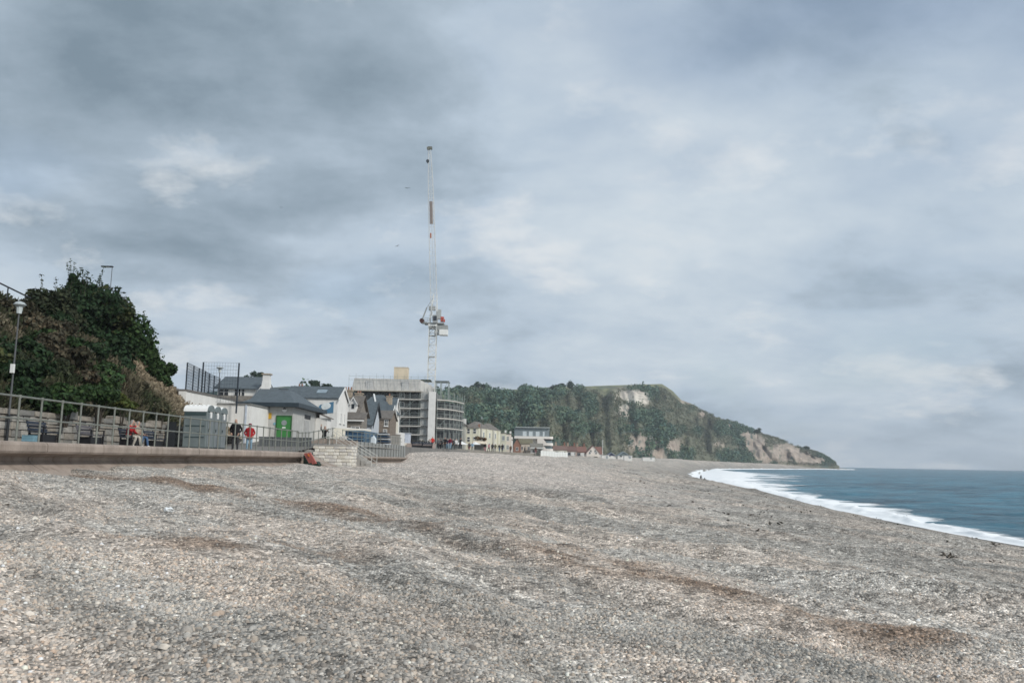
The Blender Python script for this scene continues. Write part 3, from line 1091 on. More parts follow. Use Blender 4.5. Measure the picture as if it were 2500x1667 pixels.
def shrub(u, v, Y, rpx, label, seed, rgb, squash=.85, lobes=9, n=620, ls=.115, group=None, name='shrub'):
    g = np.random.default_rng(seed)
    c = P(u, v, Y)
    r = rpx * Y / FPX
    gz = float(bank_z(np.array([c.x]), np.array([c.y]))[0])
    gz = min(gz, c.z - r * .2)
    root = thing(name, label, 'shrub', (c.x, c.y, gz), group=group)
    hz = c.z - gz
    mb = MB()
    for i in range(6):
        a = i * 1.05 + seed
        mid = (math.cos(a) * r * .25, math.sin(a) * r * .25, hz * .5)
        mb.bar((math.cos(a) * r * .06, math.sin(a) * r * .06, -.3), mid, r * .05, 5, r * .035)
        mb.bar(mid, (math.cos(a + .3) * r * .75, math.sin(a + .3) * r * .75, hz + r * .35 * math.sin(a * 2)), r * .033, 5, r * .01)
    mb.build('trunk', mat('bark', (.06, .05, .04)), root)
    cen = np.concatenate([[[0, 0, hz]], np.stack([np.clip(g.normal(0, .48, lobes), -.7, .7) * r, np.clip(g.normal(0, .48, lobes), -.7, .7) * r, hz + g.normal(0, .42 * r * squash, lobes)], 1)])
    rr = r * (.36 + .26 * g.random(lobes + 1))
    rr[0] = r * .86
    me = crown_mesh('crown', cen, np.stack([rr, rr, rr * squash], 1), n, ls * (.7 + .5 * r / 2), rgb, var=.5, seed=seed + 2, hollow=.5)
    mesh_obj('crown', me, LEAF(), root)
    if seed in (400, 401, 402, 403, 418, 426):
        for i in range(5):
            a = i * 1.3 + seed
            b0 = Vector((math.cos(a) * r * .5, math.sin(a) * r * .5, hz + r * .55 * squash))
            b1 = b0 + Vector((math.cos(a) * .25, math.sin(a) * .2, .55 + .28 * ((i * 7 + seed) % 4)))
            MB().bar(b0, b1, .018, 4, .006).build('shoot', mat('bark', (.06, .05, .04)), root)
            cs = np.array([b0 + (b1 - b0) * k for k in (.35, .6, .8, 1.0)])
            me = crown_mesh('shoot_leaves', cs, np.full((4, 3), .13), 9, .055, rgb, var=.4, seed=seed + i, hollow=.3)
            mesh_obj('shoot_leaves', me, LEAF(), root)
    return root


DG = (.022, .045, .018); MG = (.035, .066, .022); OG = (.048, .058, .022); BG = (.040, .050, .026)
for i, (u, v, Y, rp, lab, rgb, sq) in enumerate((
        (190, 765, 53, 75, 'big dark evergreen shrub crowning the embankment', DG, .95),
        (262, 775, 56, 62, 'olive green shrub below the tall road lamp', OG, .95),
        (135, 760, 50, 55, 'dark straggly shrub beside the cliff path handrail', BG, .9),
        (310, 845, 57, 62, 'bright leaved evergreen shrub on the embankment shoulder', MG, .95),
        (352, 885, 58, 50, 'lower evergreen shrub at the end of the thicket', MG, 1.0),
        (384, 915, 57, 32, 'small green shrub hanging at the thicket foot', MG, .95),
        (230, 860, 53, 66, 'deep shaded shrub in the middle of the thicket', DG, .9),
        (315, 925, 55, 42, 'shaded shrub under the evergreen shoulder', DG, .8),
        (165, 845, 50, 45, 'dark shrub under the thicket crown', DG, .9),
        (25, 770, 44, 48, 'brownish shrub hiding the cliff path', (.055, .05, .03), .8),
        (5, 880, 38, 52, 'dark green shrub behind the promenade lamp', DG, .9),
        (75, 965, 35.5, 46, 'low dark ivy mound over the retaining wall end', DG, .6),
        (165, 970, 36.5, 46, 'leafy ivy mound above the coping humps', MG, .6),
        (245, 965, 39, 36, 'mid green ivy mound above the stone coping', MG, .6),
        (20, 965, 34.5, 40, 'ivy mound beside the lamp post foot', DG, .7),
        (300, 985, 42, 22, 'small yellowish weed clump on the coping', (.09, .11, .03), .7),
        (395, 1000, 47, 20, 'grey green weed clump beside the portable toilets', (.10, .10, .06), .8),
        (60, 905, 37, 40, 'shaded ivy slope shrub under the cliff path', BG, .8),
        (215, 725, 56, 48, 'topmost pointed shrub of the thicket', DG, 1.1),
        (110, 850, 42, 40, 'grey brown bramble patch on the slope', (.085, .075, .05), .7),
        (285, 900, 52, 48, 'dim shrub between thicket and ivy', DG, .9),
        (200, 925, 43, 40, 'brownish bramble under the thicket', (.075, .062, .04), .6),
        (130, 905, 41, 34, 'dull green bramble behind the ivy mound', BG, .7),
        (270, 925, 48, 34, 'russet bramble below the dim shrub', (.085, .06, .04), .6),
        (345, 965, 50, 26, 'grey weed tangle above the coping near the toilets', (.10, .09, .06), .6),
        (75, 800, 44, 42, 'pale brown bramble below the handrail', (.10, .085, .055), .7),
        (178, 698, 55, 17, 'thin upright shoot bush on the thicket top', DG, 1.3))):
    shrub(u, v, Y, rp, lab, 400 + i, rgb, squash=sq)


g_ = random.Random(23)
for i in range(22):
    d, y_ = g_.uniform(1.0, 8.0), g_.uniform(34, 51)
    x_ = -19.6 - d
    q = Vector((x_, y_, float(bank_z(np.array([x_]), np.array([y_]))[0]) + .35))
    pu, pv = project(np.array([q]))
    shrub(float(pu[0]), float(pv[0]), y_, g_.uniform(.7, 1.25) * FPX / y_, ('very dark green', 'fresh green', 'olive green', 'brownish')[i % 4] + ' bramble mound low on the embankment slope', 500 + i, (DG, MG, OG, (.05, .045, .028))[i % 4], squash=.6, lobes=5, n=300, group='bramble mounds on the embankment', name='bramble')


# ------------------------------------------------------------------ lamps, handrail, fence
def street_lamp(u, vt, Y, zbase, label, head, hr=.45, white_box=None, group=None):
    t = P(u, vt, Y)
    root = thing('street_lamp', label, 'lamp', (t.x, t.y, zbase), group=group)
    H = t.z - zbase
    MB().bar((0, 0, -.3), (0, 0, 1.1), .055, 8).build('base_column', DARKM(), root)
    MB().bar((0, 0, 1.1), (0, 0, H), .036, 8, .026).build('pole', mat('lamp_pole', (.10, .105, .11), rough=.5), root)
    if head == 'disc':
        mbh = MB()
        n = 14
        for z0, r0, z1, r1 in ((H - .02, .12, H + .06, hr), (H + .06, hr, H + .16, hr * .6), (H + .16, hr * .6, H + .2, .02)):
            vs = [(r0 * math.cos(6.283 * i / n), r0 * math.sin(6.283 * i / n), z0) for i in range(n)] + [(r1 * math.cos(6.283 * i / n), r1 * math.sin(6.283 * i / n), z1) for i in range(n)]
            mbh.add(vs, [(i, (i + 1) % n, n + (i + 1) % n, n + i) for i in range(n)])
        mbh.build('lamp_head', mat('lamp_grey', (.42, .46, .47), rough=.4), root)
        MB().bar((0, 0, H - .28), (0, 0, H - .02), .09, 8, .12).build('lamp_glass', mat('lamp_glass', (.55, .6, .6), rough=.2), root)
    else:
        MB().box(-.42, 0, H + .03, .95, .26, .09).build('lamp_head', DARKM(), root)
        MB().box(-.5, 0, H - .03, .6, .18, .03).build('lamp_glass', mat('lamp_glass', (.55, .6, .6), rough=.2), root)
    if white_box:
        z = P(u, white_box, Y).z - zbase
        MB().box(0, -.07, z, .13, .1, .34).build('notice_box', WFRAME(), root)


street_lamp(48, 748, 32.5, 5.3, 'promenade lamp post with pale disc head and white notice box', 'disc', .24, white_box=900)
t = P(270, 650, 70)
street_lamp(274, 652, 70, 14.5, 'tall flat headed road lamp above the thicket', 'flat')
street_lamp(537, 900, 66, 7.5, 'slim lamp post between the ball court fence posts', 'disc', .3)
street_lamp(1040, 1040, 150, 6.55, 'slim lamp post in front of the white scaffold corner', 'flat')
street_lamp(1176, 1020, 205, 6.7, 'dark lamp post before the cream seafront house', 'disc', .3)
street_lamp(1535, 1086, 300, 7.0, 'thin pale lamp post beside the blue roofed shelter', 'disc', .12)

root = thing('cliff_path_handrail', 'sloping dark handrail of the cliff path above the shrubs', 'handrail', P(-40, 700, 45))
off = root.location
mb = MB(); mb.bar(P(-60, 662, 44), P(75, 728, 47), .045, 6); mb.build('rail', DARKM(), root, off=off)
for u, v in ((-30, 677), (20, 701), (62, 722)):
    p = P(u, v, 45.5)
    MB().bar(p, p - Vector((0, 0, 1.1)), .035, 6).build('post', DARKM(), root, off=off)

FENCEM = lambda: mat('fence_blue_black', (.022, .032, .045), rough=.5, var=.2)


def mesh_fence(name, label, pts, ztop, zbot, wires_v, wires_h, postr, wr):
    root = thing(name, label, 'fence', (pts[0][0], pts[0][1], zbot[0]))
    for i, (x, y) in enumerate(pts):
        MB().bar((x, y, zbot[i] - .8), (x, y, ztop[i]), postr, 6).build('post', FENCEM(), root, off=root.location)
    for i in range(len(pts) - 1):
        mbw = MB()
        (x0, y0), (x1, y1) = pts[i], pts[i + 1]
        L = math.dist(pts[i], pts[i + 1])
        nv = max(2, int(L * wires_v))
        for j in range(1, nv):
            k = j / nv
            x, y = x0 + (x1 - x0) * k, y0 + (y1 - y0) * k
            mbw.bar((x, y, zbot[i] + (zbot[i + 1] - zbot[i]) * k), (x, y, ztop[i] + (ztop[i + 1] - ztop[i]) * k), wr, 3)
        hgt = ztop[i] - zbot[i]
        nh = max(2, int(hgt * wires_h))
        for j in range(nh + 1):
            k = j / nh
            mbw.bar((x0, y0, zbot[i] + (ztop[i] - zbot[i]) * k), (x1, y1, zbot[i + 1] + (ztop[i + 1] - zbot[i + 1]) * k), wr * 1.2, 3)
        mbw.build('mesh_panel', FENCEM(), root, off=root.location)


pts, zt, zb = [], [], []
for (u, v), Y in zip(((458, 885), (474, 892.6), (487, 899), (502, 906), (512, 912), (524, 917), (537, 923)), (60, 61.8, 63.4, 65.2, 66.6, 68.2, 70)):
    p = P(u, v, Y); pts.append((p.x, p.y)); zt.append(p.z); zb.append(p.z - 2.9)
mesh_fence('ball_court_fence', 'dark blue mesh fence stepping along the white retaining wall', pts, zt, zb, 6, 5, .055, .011)
p1, p2 = P(497, 884, 62.5), P(584, 886, 62.5)
mesh_fence('ball_stop_net', 'tall thin stop netting strung between two high dark posts', [(p1.x, p1.y), (p2.x, p2.y)], (p1.z, p2.z), (p1.z - 2.9, p2.z - 2.9), 5, 4, .06, .006)
for u, vb in ((496, 985), (580, 1012)):
    pass


# ------------------------------------------------------------------ street furniture on the promenade
def bench(x, y, z, rz, label, group=None, length=1.5, wood=None, name='bench'):
    """Seat faces local +x; the length runs along y."""
    root = thing(name, label, 'bench', (x, y, z), rz, group)
    W = wood or mat('navy_slats', (.030, .040, .060), rough=.55, var=.25)
    F = mat('black_iron', (.012, .012, .014), rough=.5)
    for i in range(4):
        MB().box(-.02 + .135 * i - .15, 0, .46, .115, length, .035).build('seat_slat', W, root)
    for i in range(3):
        MB().box(-.235 - .035 * i, 0, .56 + .125 * i, .03, length, .10).build('back_slat', W, root)
    for s in (-1, 1):
        yy = s * (length / 2 - .12)
        m = MB()
        m.box(.27, yy, .22, .07, .06, .44); m.box(-.22, yy, .22, .07, .06, .44)
        m.build('leg', F, root)
        m = MB()
        m.bar((-.2, yy, .42), (-.36, yy, .90), .03, 4)
        m.build('back_support', F, root)
        m = MB()
        m.box(.04, yy, .66, .56, .06, .04); m.box(.29, yy, .55, .05, .05, .22)
        m.build('armrest', F, root)
    MB().box(.02, 0, .20, .42, length - .3, .36).build('plinth', F, root)
    return root


BX = -17.9
for u, lab in ((118, 'dark slatted bench beside the pale blue crate'), (232, 'dark bench with pale grey back slats, empty, second along the wall'), (330, 'dark bench under the seated person in the red jacket'), (388, 'dark bench beside the portable toilets')):
    Y = BX / ((u - 1250) / FPX)
    bench(BX, Y, 5.3, R(3), lab, 'benches along the promenade wall', wood=mat('weathered_slats', (.12, .115, .125), rough=.7) if u == 232 else None)

p = P(72, 1072, 31)
root = thing('plastic_crate', 'pale blue plastic crate on the paving next to a bench', 'crate', (p.x, p.y, 5.3))
BLU = mat('pale_blue_plastic', (.17, .30, .36), rough=.5)
m = MB()
for s in (-1, 1):
    m.box(s * .19, 0, .15, .02, .3, .30); m.box(0, s * .14, .15, .36, .02, .30)
m.box(0, 0, .01, .36, .26, .02)
m.build('crate_body', BLU, root)
m = MB()
for z in (.10, .2, .3):
    m.box(0, -.155, z, .40, .012, .018); m.box(.205, 0, z, .012, .31, .018)
m.build('crate_rib', BLU, root)


def toilet(x, y, z, label):
    root = thing('portable_toilet', label, 'toilet', (x, y, z), 0, 'portable toilets in a row')
    G = mat('toilet_green', (.155, .185, .188), rough=.55, var=.12)
    G2 = mat('toilet_dark', (.045, .07, .072), rough=.6)
    Wt = mat('toilet_white', (.80, .80, .78), rough=.45, var=.03)
    w, d, h = 1.09, 1.3, 2.02
    m = MB(); m.box(0, 0, h / 2 + .12, d, w, h); m.build('cabin', G, root, bevel=.03)
    m = MB()
    for s in (-1, 1):
        m.box(0, s * (w / 2 + .008), .70, d * .82, .02, .05); m.box(0, s * (w / 2 + .008), 1.32, d * .82, .02, .06); m.box(-.28, s * (w / 2 + .008), .95, .26, .02, .045); m.box(.28, s * (w / 2 + .008), .95, .26, .02, .045); m.box(0, s * (w / 2 + .01), 1.98, d * .9, .02, .16)
    m.build('vent_slot', G2, root)
    m = MB(); m.box(d / 2 + .015, 0, 1.08, .03, w * .72, 1.85); dr = m.build('door', mat('toilet_door', (.18, .205, .215), rough=.5), root, bevel=.008)
    MB().box(d / 2 + .05, -.28, 1.1, .05, .05, .16).build('handle', G2, dr)
    MB().box(d / 2 + .012, 0, 1.95, .05, .26, .34).build('sign_panel', Wt, root)
    m = MB()
    n = 9
    prof = [(-w / 2 - .04, h + .10)] + [(-w / 2 * math.cos(math.pi * i / n), h + .12 + .36 * math.sin(math.pi * i / n)) for i in range(n + 1)] + [(w / 2 + .04, h + .10)]
    m.prism([(-d / 2 - .05, a, b) for a, b in prof], (0, 0, 0), (d + .02, 0, 0))
    for i in range(-2, 3):
        m.box(i * .24, 0, h + .47, .10, w * .5, .06)
    m.build('roof', Wt, root, bevel=.01)
    m = MB()
    prof2 = [(-w / 2 * .9, h + .12)] + [(-w / 2 * .9 * math.cos(math.pi * i / n), h + .13 + .34 * math.sin(math.pi * i / n)) for i in range(n + 1)] + [(w / 2 * .9, h + .12)]
    m.prism([(d / 2 - .04, a, b) for a, b in prof2], (0, 0, 0), (.10, 0, 0))
    m.build('gable_vent', G, root)
    MB().box(0, 0, .06, d, w, .12).build('skid', G2, root)
    return root


for i, lab in enumerate(('green grey portable toilet at the end beside the grassy slope, white domed roof', 'green grey portable toilet in the middle of the three, white domed roof', 'green grey portable toilet next to the man in black, white domed roof')):
    toilet(-17.52, 48.15 + i * 1.12, 5.29, lab)
root = thing('fallen_sign_board', 'narrow black board leaning by the portable toilets', 'board', (-18.75, 47.5, 5.3))
MB().box(0, 0, .75, .42, .06, 1.5).build('board_face', DARKM(), root)
MB().box(0, .05, .75, .34, .03, 1.3).build('board_back', mat('ply', (.2, .16, .11)), root)


# ------------------------------------------------------------------ people
def person_mesh(kind):
    """One continuous skinned body; returns mesh, with faces sorted into skin, top, trousers, shoes, hair."""
    v, e, r, z = [], [], [], []      # joints, bones, radii, clothing zone of each bone

    def J(co, rad, par=None, zone=1):
        v.append(Vector(co)); r.append(rad if isinstance(rad, tuple) else (rad, rad))
        if par is not None:
            e.append((par, len(v) - 1)); z.append(zone)
        return len(v) - 1

    def hand(w, d, par):
        d = Vector(d).normalized()
        s = d.cross(Vector((0, 1, 0)))
        s = s.normalized() if s.length > .1 else Vector((1, 0, 0))
        palm = J(Vector(w) + d * .07, .034, par, 0)
        for i, l in enumerate((.070, .082, .078, .062)):
            k = J(Vector(w) + d * .105 + s * (.022 * (i - 1.5)), .0105, palm, 0)
            J(Vector(w) + d * (.105 + l) + s * (.024 * (i - 1.5)) + Vector((0, -.018, 0)), .0085, k, 0)
        k = J(Vector(w) + d * .05 + s * -.05, .012, palm, 0)
        J(Vector(w) + d * .095 + s * -.066, .009, k, 0)

    seated = kind.startswith('sit')
    hipz = .50 if seated else .94
    pel = J((0, 0, hipz), (.155, .125))
    lean = -.05 if not seated else (-.10 if kind == 'sit_lean' else -.02)
    wa = J((0, lean * .3, hipz + .17), (.15, .115), pel)
    ch = J((0, lean, hipz + .40), (.175, .13), wa)
    nk = J((0, lean * 1.1, hipz + .555), .058, ch)
    hb = J((0, lean * 1.3 - .015, hipz + .645), (.070, .082), nk, 0)
    hd = J((0, lean * 1.3 - .02, hipz + .735), (.078, .096), hb, 4)
    J((0, lean * 1.3 - .005, hipz + .80), (.055, .068), hd, 4)
    J((0, lean * 1.3 - .125, hipz + .69), .016, hb, 0)
    for s in (-1, 1):
        sh = J((s * .19, lean, hipz + .465), .070, ch)
        if kind == 'stand':
            el = J((s * .265, .03, hipz + .19), .054, sh); wr = J((s * .25, -.06, hipz - .04), .040, el); hand((s * .25, -.06, hipz - .05), (0, -.15, -1), wr)
        elif kind == 'pocket':
            el = J((s * .30, .06, hipz + .20), .056, sh); wr = J((s * .20, -.13, hipz + .03), .042, el); hand((s * .19, -.14, hipz + .02), (-s * .4, -.1, -1), wr)
        elif kind == 'walk':
            el = J((s * .25, .05 * s, hipz + .20), .054, sh); wr = J((s * .25, -.10 + .16 * s, hipz), .040, el); hand((s * .25, -.11 + .16 * s, hipz - .01), (0, -.35, -1), wr)
        elif kind == 'photo':
            if s < 0:
                el = J((s * .34, -.20, hipz + .50), .054, sh); wr = J((s * .36, -.30, hipz + .74), .040, el); hand((s * .36, -.30, hipz + .75), (0, -.1, 1), wr)
            else:
                el = J((s * .30, -.10, hipz + .30), .054, sh); wr = J((s * .10, -.30, hipz + .42), .040, el); hand((s * .09, -.31, hipz + .43), (-.5, -.3, .6), wr)
        elif kind == 'sit_lean':
            if s < 0:
                el = J((s * .24, -.24, hipz + .25), .054, sh); wr = J((s * .10, -.36, hipz + .49), .040, el); hand((s * .09, -.36, hipz + .50), (.2, .3, 1), wr)
            else:
                el = J((s * .26, -.16, hipz + .22), .054, sh); wr = J((s * .10, -.36, hipz + .16), .040, el); hand((s * .09, -.37, hipz + .16), (-.3, -1, 0), wr)
        else:
            el = J((s * .26, -.08, hipz + .22), .054, sh); wr = J((s * .13, -.30, hipz + .13), .040, el); hand((s * .12, -.31, hipz + .13), (-.2, -1, -.1), wr)
        if seated:
            hp = J((s * .10, -.03, hipz - .01), .105, pel, 2); kn = J((s * .14, -.44, hipz + .02), .075, hp, 2)
            fx = -.30 if s < 0 else -.52
            an = J((s * .13, fx, .09), .047, kn, 2); J((s * .14, fx - .14, .045), (.042, .038), an, 3)
        else:
            st = 0.0 if kind != 'walk' else .19 * s
            hp = J((s * .10, 0, hipz - .06), .108, pel, 2); kn = J((s * .115, -.02 - st * .6, .50), .072, hp, 2)
            an = J((s * .12, .02 - st, .09), .048, kn, 2); J((s * .135, -.13 - st, .045), (.044, .038), an, 3)
    me = bpy.data.meshes.new('body')
    me.from_pydata([tuple(p) for p in v], e, [])
    o = bpy.data.objects.new('tmp_body', me)
    COL.objects.link(o)
    sk = o.modifiers.new('skin', 'SKIN')
    sk.use_smooth_shade = True
    for i, sv in enumerate(me.skin_vertices[0].data):
        sv.radius = r[i]
        sv.use_root = (i == 0)
    ss = o.modifiers.new('sub', 'SUBSURF')
    ss.levels = 1; ss.render_levels = 1
    dg = bpy.context.evaluated_depsgraph_get()
    out = bpy.data.meshes.new_from_object(o.evaluated_get(dg))
    bpy.data.objects.remove(o)
    out.name = 'body_' + kind
    A = np.array([v[i] for i, _ in e]); B = np.array([v[j] for _, j in e]); Z = np.array(z)
    RA = np.array([max(r[j]) for _, j in e])
    idx = []
    for pl in out.polygons:
        c = np.array(pl.center)
        t = np.clip(((c - A) * (B - A)).sum(1) / np.maximum(((B - A) ** 2).sum(1), 1e-9), 0, 1)
        d = np.linalg.norm(c - (A + (B - A) * t[:, None]), axis=1) - RA * .7
        k = Z[np.argmin(d)]
        if k == 4 and c[1] < lean * 1.3 - .055 and c[2] < hipz + .775:
            k = 0
        if k == 0 and c[2] > hipz + .60 and c[1] > lean * 1.3 + .03 and kind != 'bald':
            k = 4
        idx.append(int(k))
    out.polygons.foreach_set('material_index', idx)
    out.polygons.foreach_set('use_smooth', [True] * len(idx))
    return out


BODIES = {k: person_mesh(k) for k in ('stand', 'pocket', 'walk', 'photo', 'sit', 'sit_lean')}
SKIN = mat('skin', (.46, .29, .22), rough=.6, var=.06)
CLOTH = {
    'black': (.010, .010, .012), 'red': (.33, .018, .022), 'navy': (.016, .024, .05), 'jeans': (.06, .11, .20), 'paleblue': (.22, .34, .44), 'white': (.66, .66, .65), 'stone': (.42, .39, .34),
    'maroon': (.16, .018, .035), 'grey': (.16, .16, .165), 'beige': (.38, .31, .24), 'pink': (.42, .20, .22), 'charcoal': (.035, .036, .04), 'brown': (.09, .055, .035), 'scarlet': (.52, .03, .02), 'hairgrey': (.32, .30, .28), 'hairbrown': (.06, .035, .022), 'olive': (.07, .075, .04), 'bald': (.44, .28, .21)}


def cloth(k):
    return mat('cloth_' + k, CLOTH[k], rough=.85, var=.18, scale=9)


def person(x, y, z, face, pose, top, legs, shoes, hair, label, h=1.72, group=None):
    """face: heading in degrees, 0 = towards -y (the camera), 90 = towards +x (the sea)."""
    o = bpy.data.objects.new('person', BODIES[pose])
    COL.objects.link(o)
    if not BODIES[pose].materials:
        for _ in range(5):
            BODIES[pose].materials.append(SKIN)
    for i, m in enumerate((SKIN, cloth(top), cloth(legs), cloth(shoes), cloth(hair))):
        o.material_slots[i].link = 'OBJECT'
        o.material_slots[i].material = m
    o.location = (x, y, z)
    o.rotation_euler = (0, 0, R(face))
    k = h / 1.74
    o.scale = (k * 1.08, k * 1.08, k)
    tag(o, label, 'person', group)
    return o


def jacket_extra(p, kind, m):
    """A loose jacket hem and hood, or a hat, as clothing worn by the person."""
    mbj = MB()
    n = 12
    if kind == 'jacket':
        for z0, a0, b0, z1, a1, b1 in ((.80, .225, .185, 1.08, .215, .175), (1.08, .215, .175, 1.36, .205, .155)):
            vs = [(a0 * math.cos(6.283 * i / n), -.02 + b0 * math.sin(6.283 * i / n), z0) for i in range(n)] + [(a1 * math.cos(6.283 * i / n), -.03 + b1 * math.sin(6.283 * i / n), z1) for i in range(n)]
            mbj.add(vs, [(i, (i + 1) % n, n + (i + 1) % n, n + i) for i in range(n)])
        o = mbj.build('jacket', m, p, smooth_shade=True)
    elif kind == 'cap':
        for z0, r0, z1, r1 in ((1.655, .105, 1.72, .10), (1.72, .10, 1.765, .055), (1.765, .055, 1.77, .0)):
            vs = [(r0 * math.cos(6.283 * i / n), -.065 + r0 * 1.15 * math.sin(6.283 * i / n), z0) for i in range(n)] + [(r1 * math.cos(6.283 * i / n), -.065 + r1 * 1.15 * math.sin(6.283 * i / n), z1) for i in range(n)]
            mbj.add(vs, [(i, (i + 1) % n, n + (i + 1) % n, n + i) for i in range(n)])
        mbj.box(0, -.20, 1.665, .15, .10, .015)
        o = mbj.build('cap', m, p, smooth_shade=True)
    return o


p = person(-15.55, 48.6, 5.3, 5, 'pocket', 'black', 'charcoal', 'black', 'bald', 'standing person in black jacket and dark trousers with cropped hair by the railing', 1.76)
jacket_extra(p, 'jacket', cloth('black'))
p = person(-15.85, 52.2, 5.32, 15, 'pocket', 'red', 'paleblue', 'grey', 'brown', 'standing person in red jacket, pale blue jeans and dark red cap', 1.62)
jacket_extra(p, 'jacket', cloth('red')); jacket_extra(p, 'cap', cloth('maroon'))
Y3 = BX / ((330 - 1250) / FPX)
person(BX + .02, Y3 - .35, 5.29, 88, 'sit_lean', 'red', 'stone', 'white', 'hairgrey', 'seated person in red jacket and pale trousers raising a hand to the face', 1.74)
person(BX + .05, Y3 + .45, 5.29, 82, 'sit', 'beige', 'jeans', 'white', 'hairgrey', 'seated person in blue jeans beside the one in red', 1.70)
p = P(791, 1080, 67)
person(p.x, p.y, 5.72, 30, 'photo', 'black', 'black', 'black', 'hairbrown', 'person dressed in black raising an arm behind the stone pier', 1.70)
CR = 'people on the far promenade'
for i, (u, Y, top, legs, hair, pose, face, h, lab) in enumerate((
        (1055, 133, 'scarlet', 'charcoal', 'scarlet', 'pocket', 30, 1.85, 'person in bright scarlet hooded coat on the far promenade'),
        (1070, 136, 'grey', 'charcoal', 'hairbrown', 'walk', -20, 1.70, 'person in grey top and dark trousers beside the scarlet coat'),
        (1075, 138, 'charcoal', 'black', 'black', 'walk', 160, 1.66, 'person all in dark clothes walking behind the grey top'),
        (1086, 134, 'black', 'black', 'hairbrown', 'pocket', 0, 1.80, 'tall person all in black between grey and maroon tops'),
        (1092, 137, 'navy', 'paleblue', 'hairgrey', 'stand', 20, 1.66, 'person in navy with pale blue trousers at the slipway head'),
        (1099, 133, 'maroon', 'paleblue', 'hairbrown', 'walk', -10, 1.74, 'person in maroon coat and pale blue jeans'),
        (1106, 136, 'charcoal', 'black', 'hairgrey', 'walk', 200, 1.66, 'person in charcoal coat next to the maroon coat'),
        (1113, 138, 'white', 'charcoal', 'hairgrey', 'stand', 10, 1.70, 'person in white jacket and dark trousers'),
        (1123, 131, 'black', 'black', 'black', 'walk', 60, 1.72, 'person in black striding at the slipway edge'),
        (1046, 140, 'beige', 'brown', 'hairbrown', 'walk', 90, 1.62, 'person in beige walking behind the scarlet coat'),
        (1145, 170, 'charcoal', 'maroon', 'black', 'walk', 180, 1.72, 'person in dark top and maroon trousers by the low kerb wall'),
        (1153, 172, 'paleblue', 'grey', 'hairgrey', 'pocket', 0, 1.78, 'person in pale blue shirt by the low kerb wall'),
        (1184, 176, 'black', 'pink', 'black', 'stand', 15, 1.74, 'person in black top with pink trousers under the cream awning'),
        (1193, 176, 'pink', 'charcoal', 'hairbrown', 'walk', 40, 1.70, 'person in pink top near the cream awning'),
        (1202, 178, 'charcoal', 'black', 'hairbrown', 'walk', 200, 1.78, 'dark clothed person walking past the cream house'),
        (1209, 175, 'olive', 'grey', 'black', 'pocket', 0, 1.64, 'person in olive coat before the cream house'),
        (1219, 182, 'charcoal', 'jeans', 'hairgrey', 'walk', -30, 1.70, 'person in charcoal and jeans on the bend of the promenade'),
        (1226, 181, 'black', 'navy', 'black', 'walk', 150, 1.72, 'person in black and navy on the bend of the promenade'),
        (1246, 196, 'brown', 'charcoal', 'hairbrown', 'stand', 30, 1.66, 'person in brown coat past the pale terrace'),
        (1281, 205, 'charcoal', 'black', 'black', 'walk', 75, 1.76, 'dark person leaning forward below the red brick house'),
        (1308, 212, 'brown', 'maroon', 'hairbrown', 'stand', 0, 1.70, 'person in brown and maroon before the cream cottages'))):
    x = P(u, 1100, Y).x
    person(x, Y, float(town_z(Y)) if x < float(prom_x(Y)) + .1 else max(bz(x, Y), float(town_z(Y))), face, pose, top, legs, 'black', hair, lab, h, CR)
for i, (dx, top, lab) in enumerate(((0, 'charcoal', 'dark angler figure standing at the water edge'), (1.3, 'black', 'second dark figure crouched nearer the surf'))):
    x = P(1711, 1165, 232).x + dx
    person(x, 232 + dx, bz(x, 232 + dx) - .05, 120, 'walk' if i == 0 else 'sit', top, 'black', 'black', 'black', lab, 1.75)


# ------------------------------------------------------------------ hut, stone pier, steps, second wall
def add_window(parent, cx, cz, w, h, face, plane, mullion=True, fr=.06, glass=None, sill=True):
    """A window on a wall plane; face 'S' looks to local -y, 'E' to local +x. Frame is the part, pane and sill its sub-parts."""
    def bxs(m, a, z, sa, sz, out, th):
        if face == 'S':
            m.box(a, plane - out, z, sa, th, sz)
        else:
            m.box(plane + out, a, z, th, sa, sz)
    m = MB()
    bxs(m, cx - w / 2, cz, fr, h + fr, .03, .08); bxs(m, cx + w / 2, cz, fr, h + fr, .03, .08)
    bxs(m, cx, cz + h / 2, w - fr, fr, .03, .08); bxs(m, cx, cz - h / 2, w - fr, fr, .03, .08)
    if mullion:
        bxs(m, cx, cz, fr * .7, h - fr, .03, .06)
        bxs(m, cx, cz + h * .1, w - fr, fr * .6, .028, .05)
    f = m.build('window', WFRAME(), parent)
    m = MB(); bxs(m, cx, cz, w - fr * .5, h - fr * .5, .008, .03)
    m.build('pane', glass or GLASS(), f)
    if sill:
        m = MB(); bxs(m, cx, cz - h / 2 - fr, w + .16, .07, .07, .16)
        m.build('sill', WFRAME(), f)
    return f


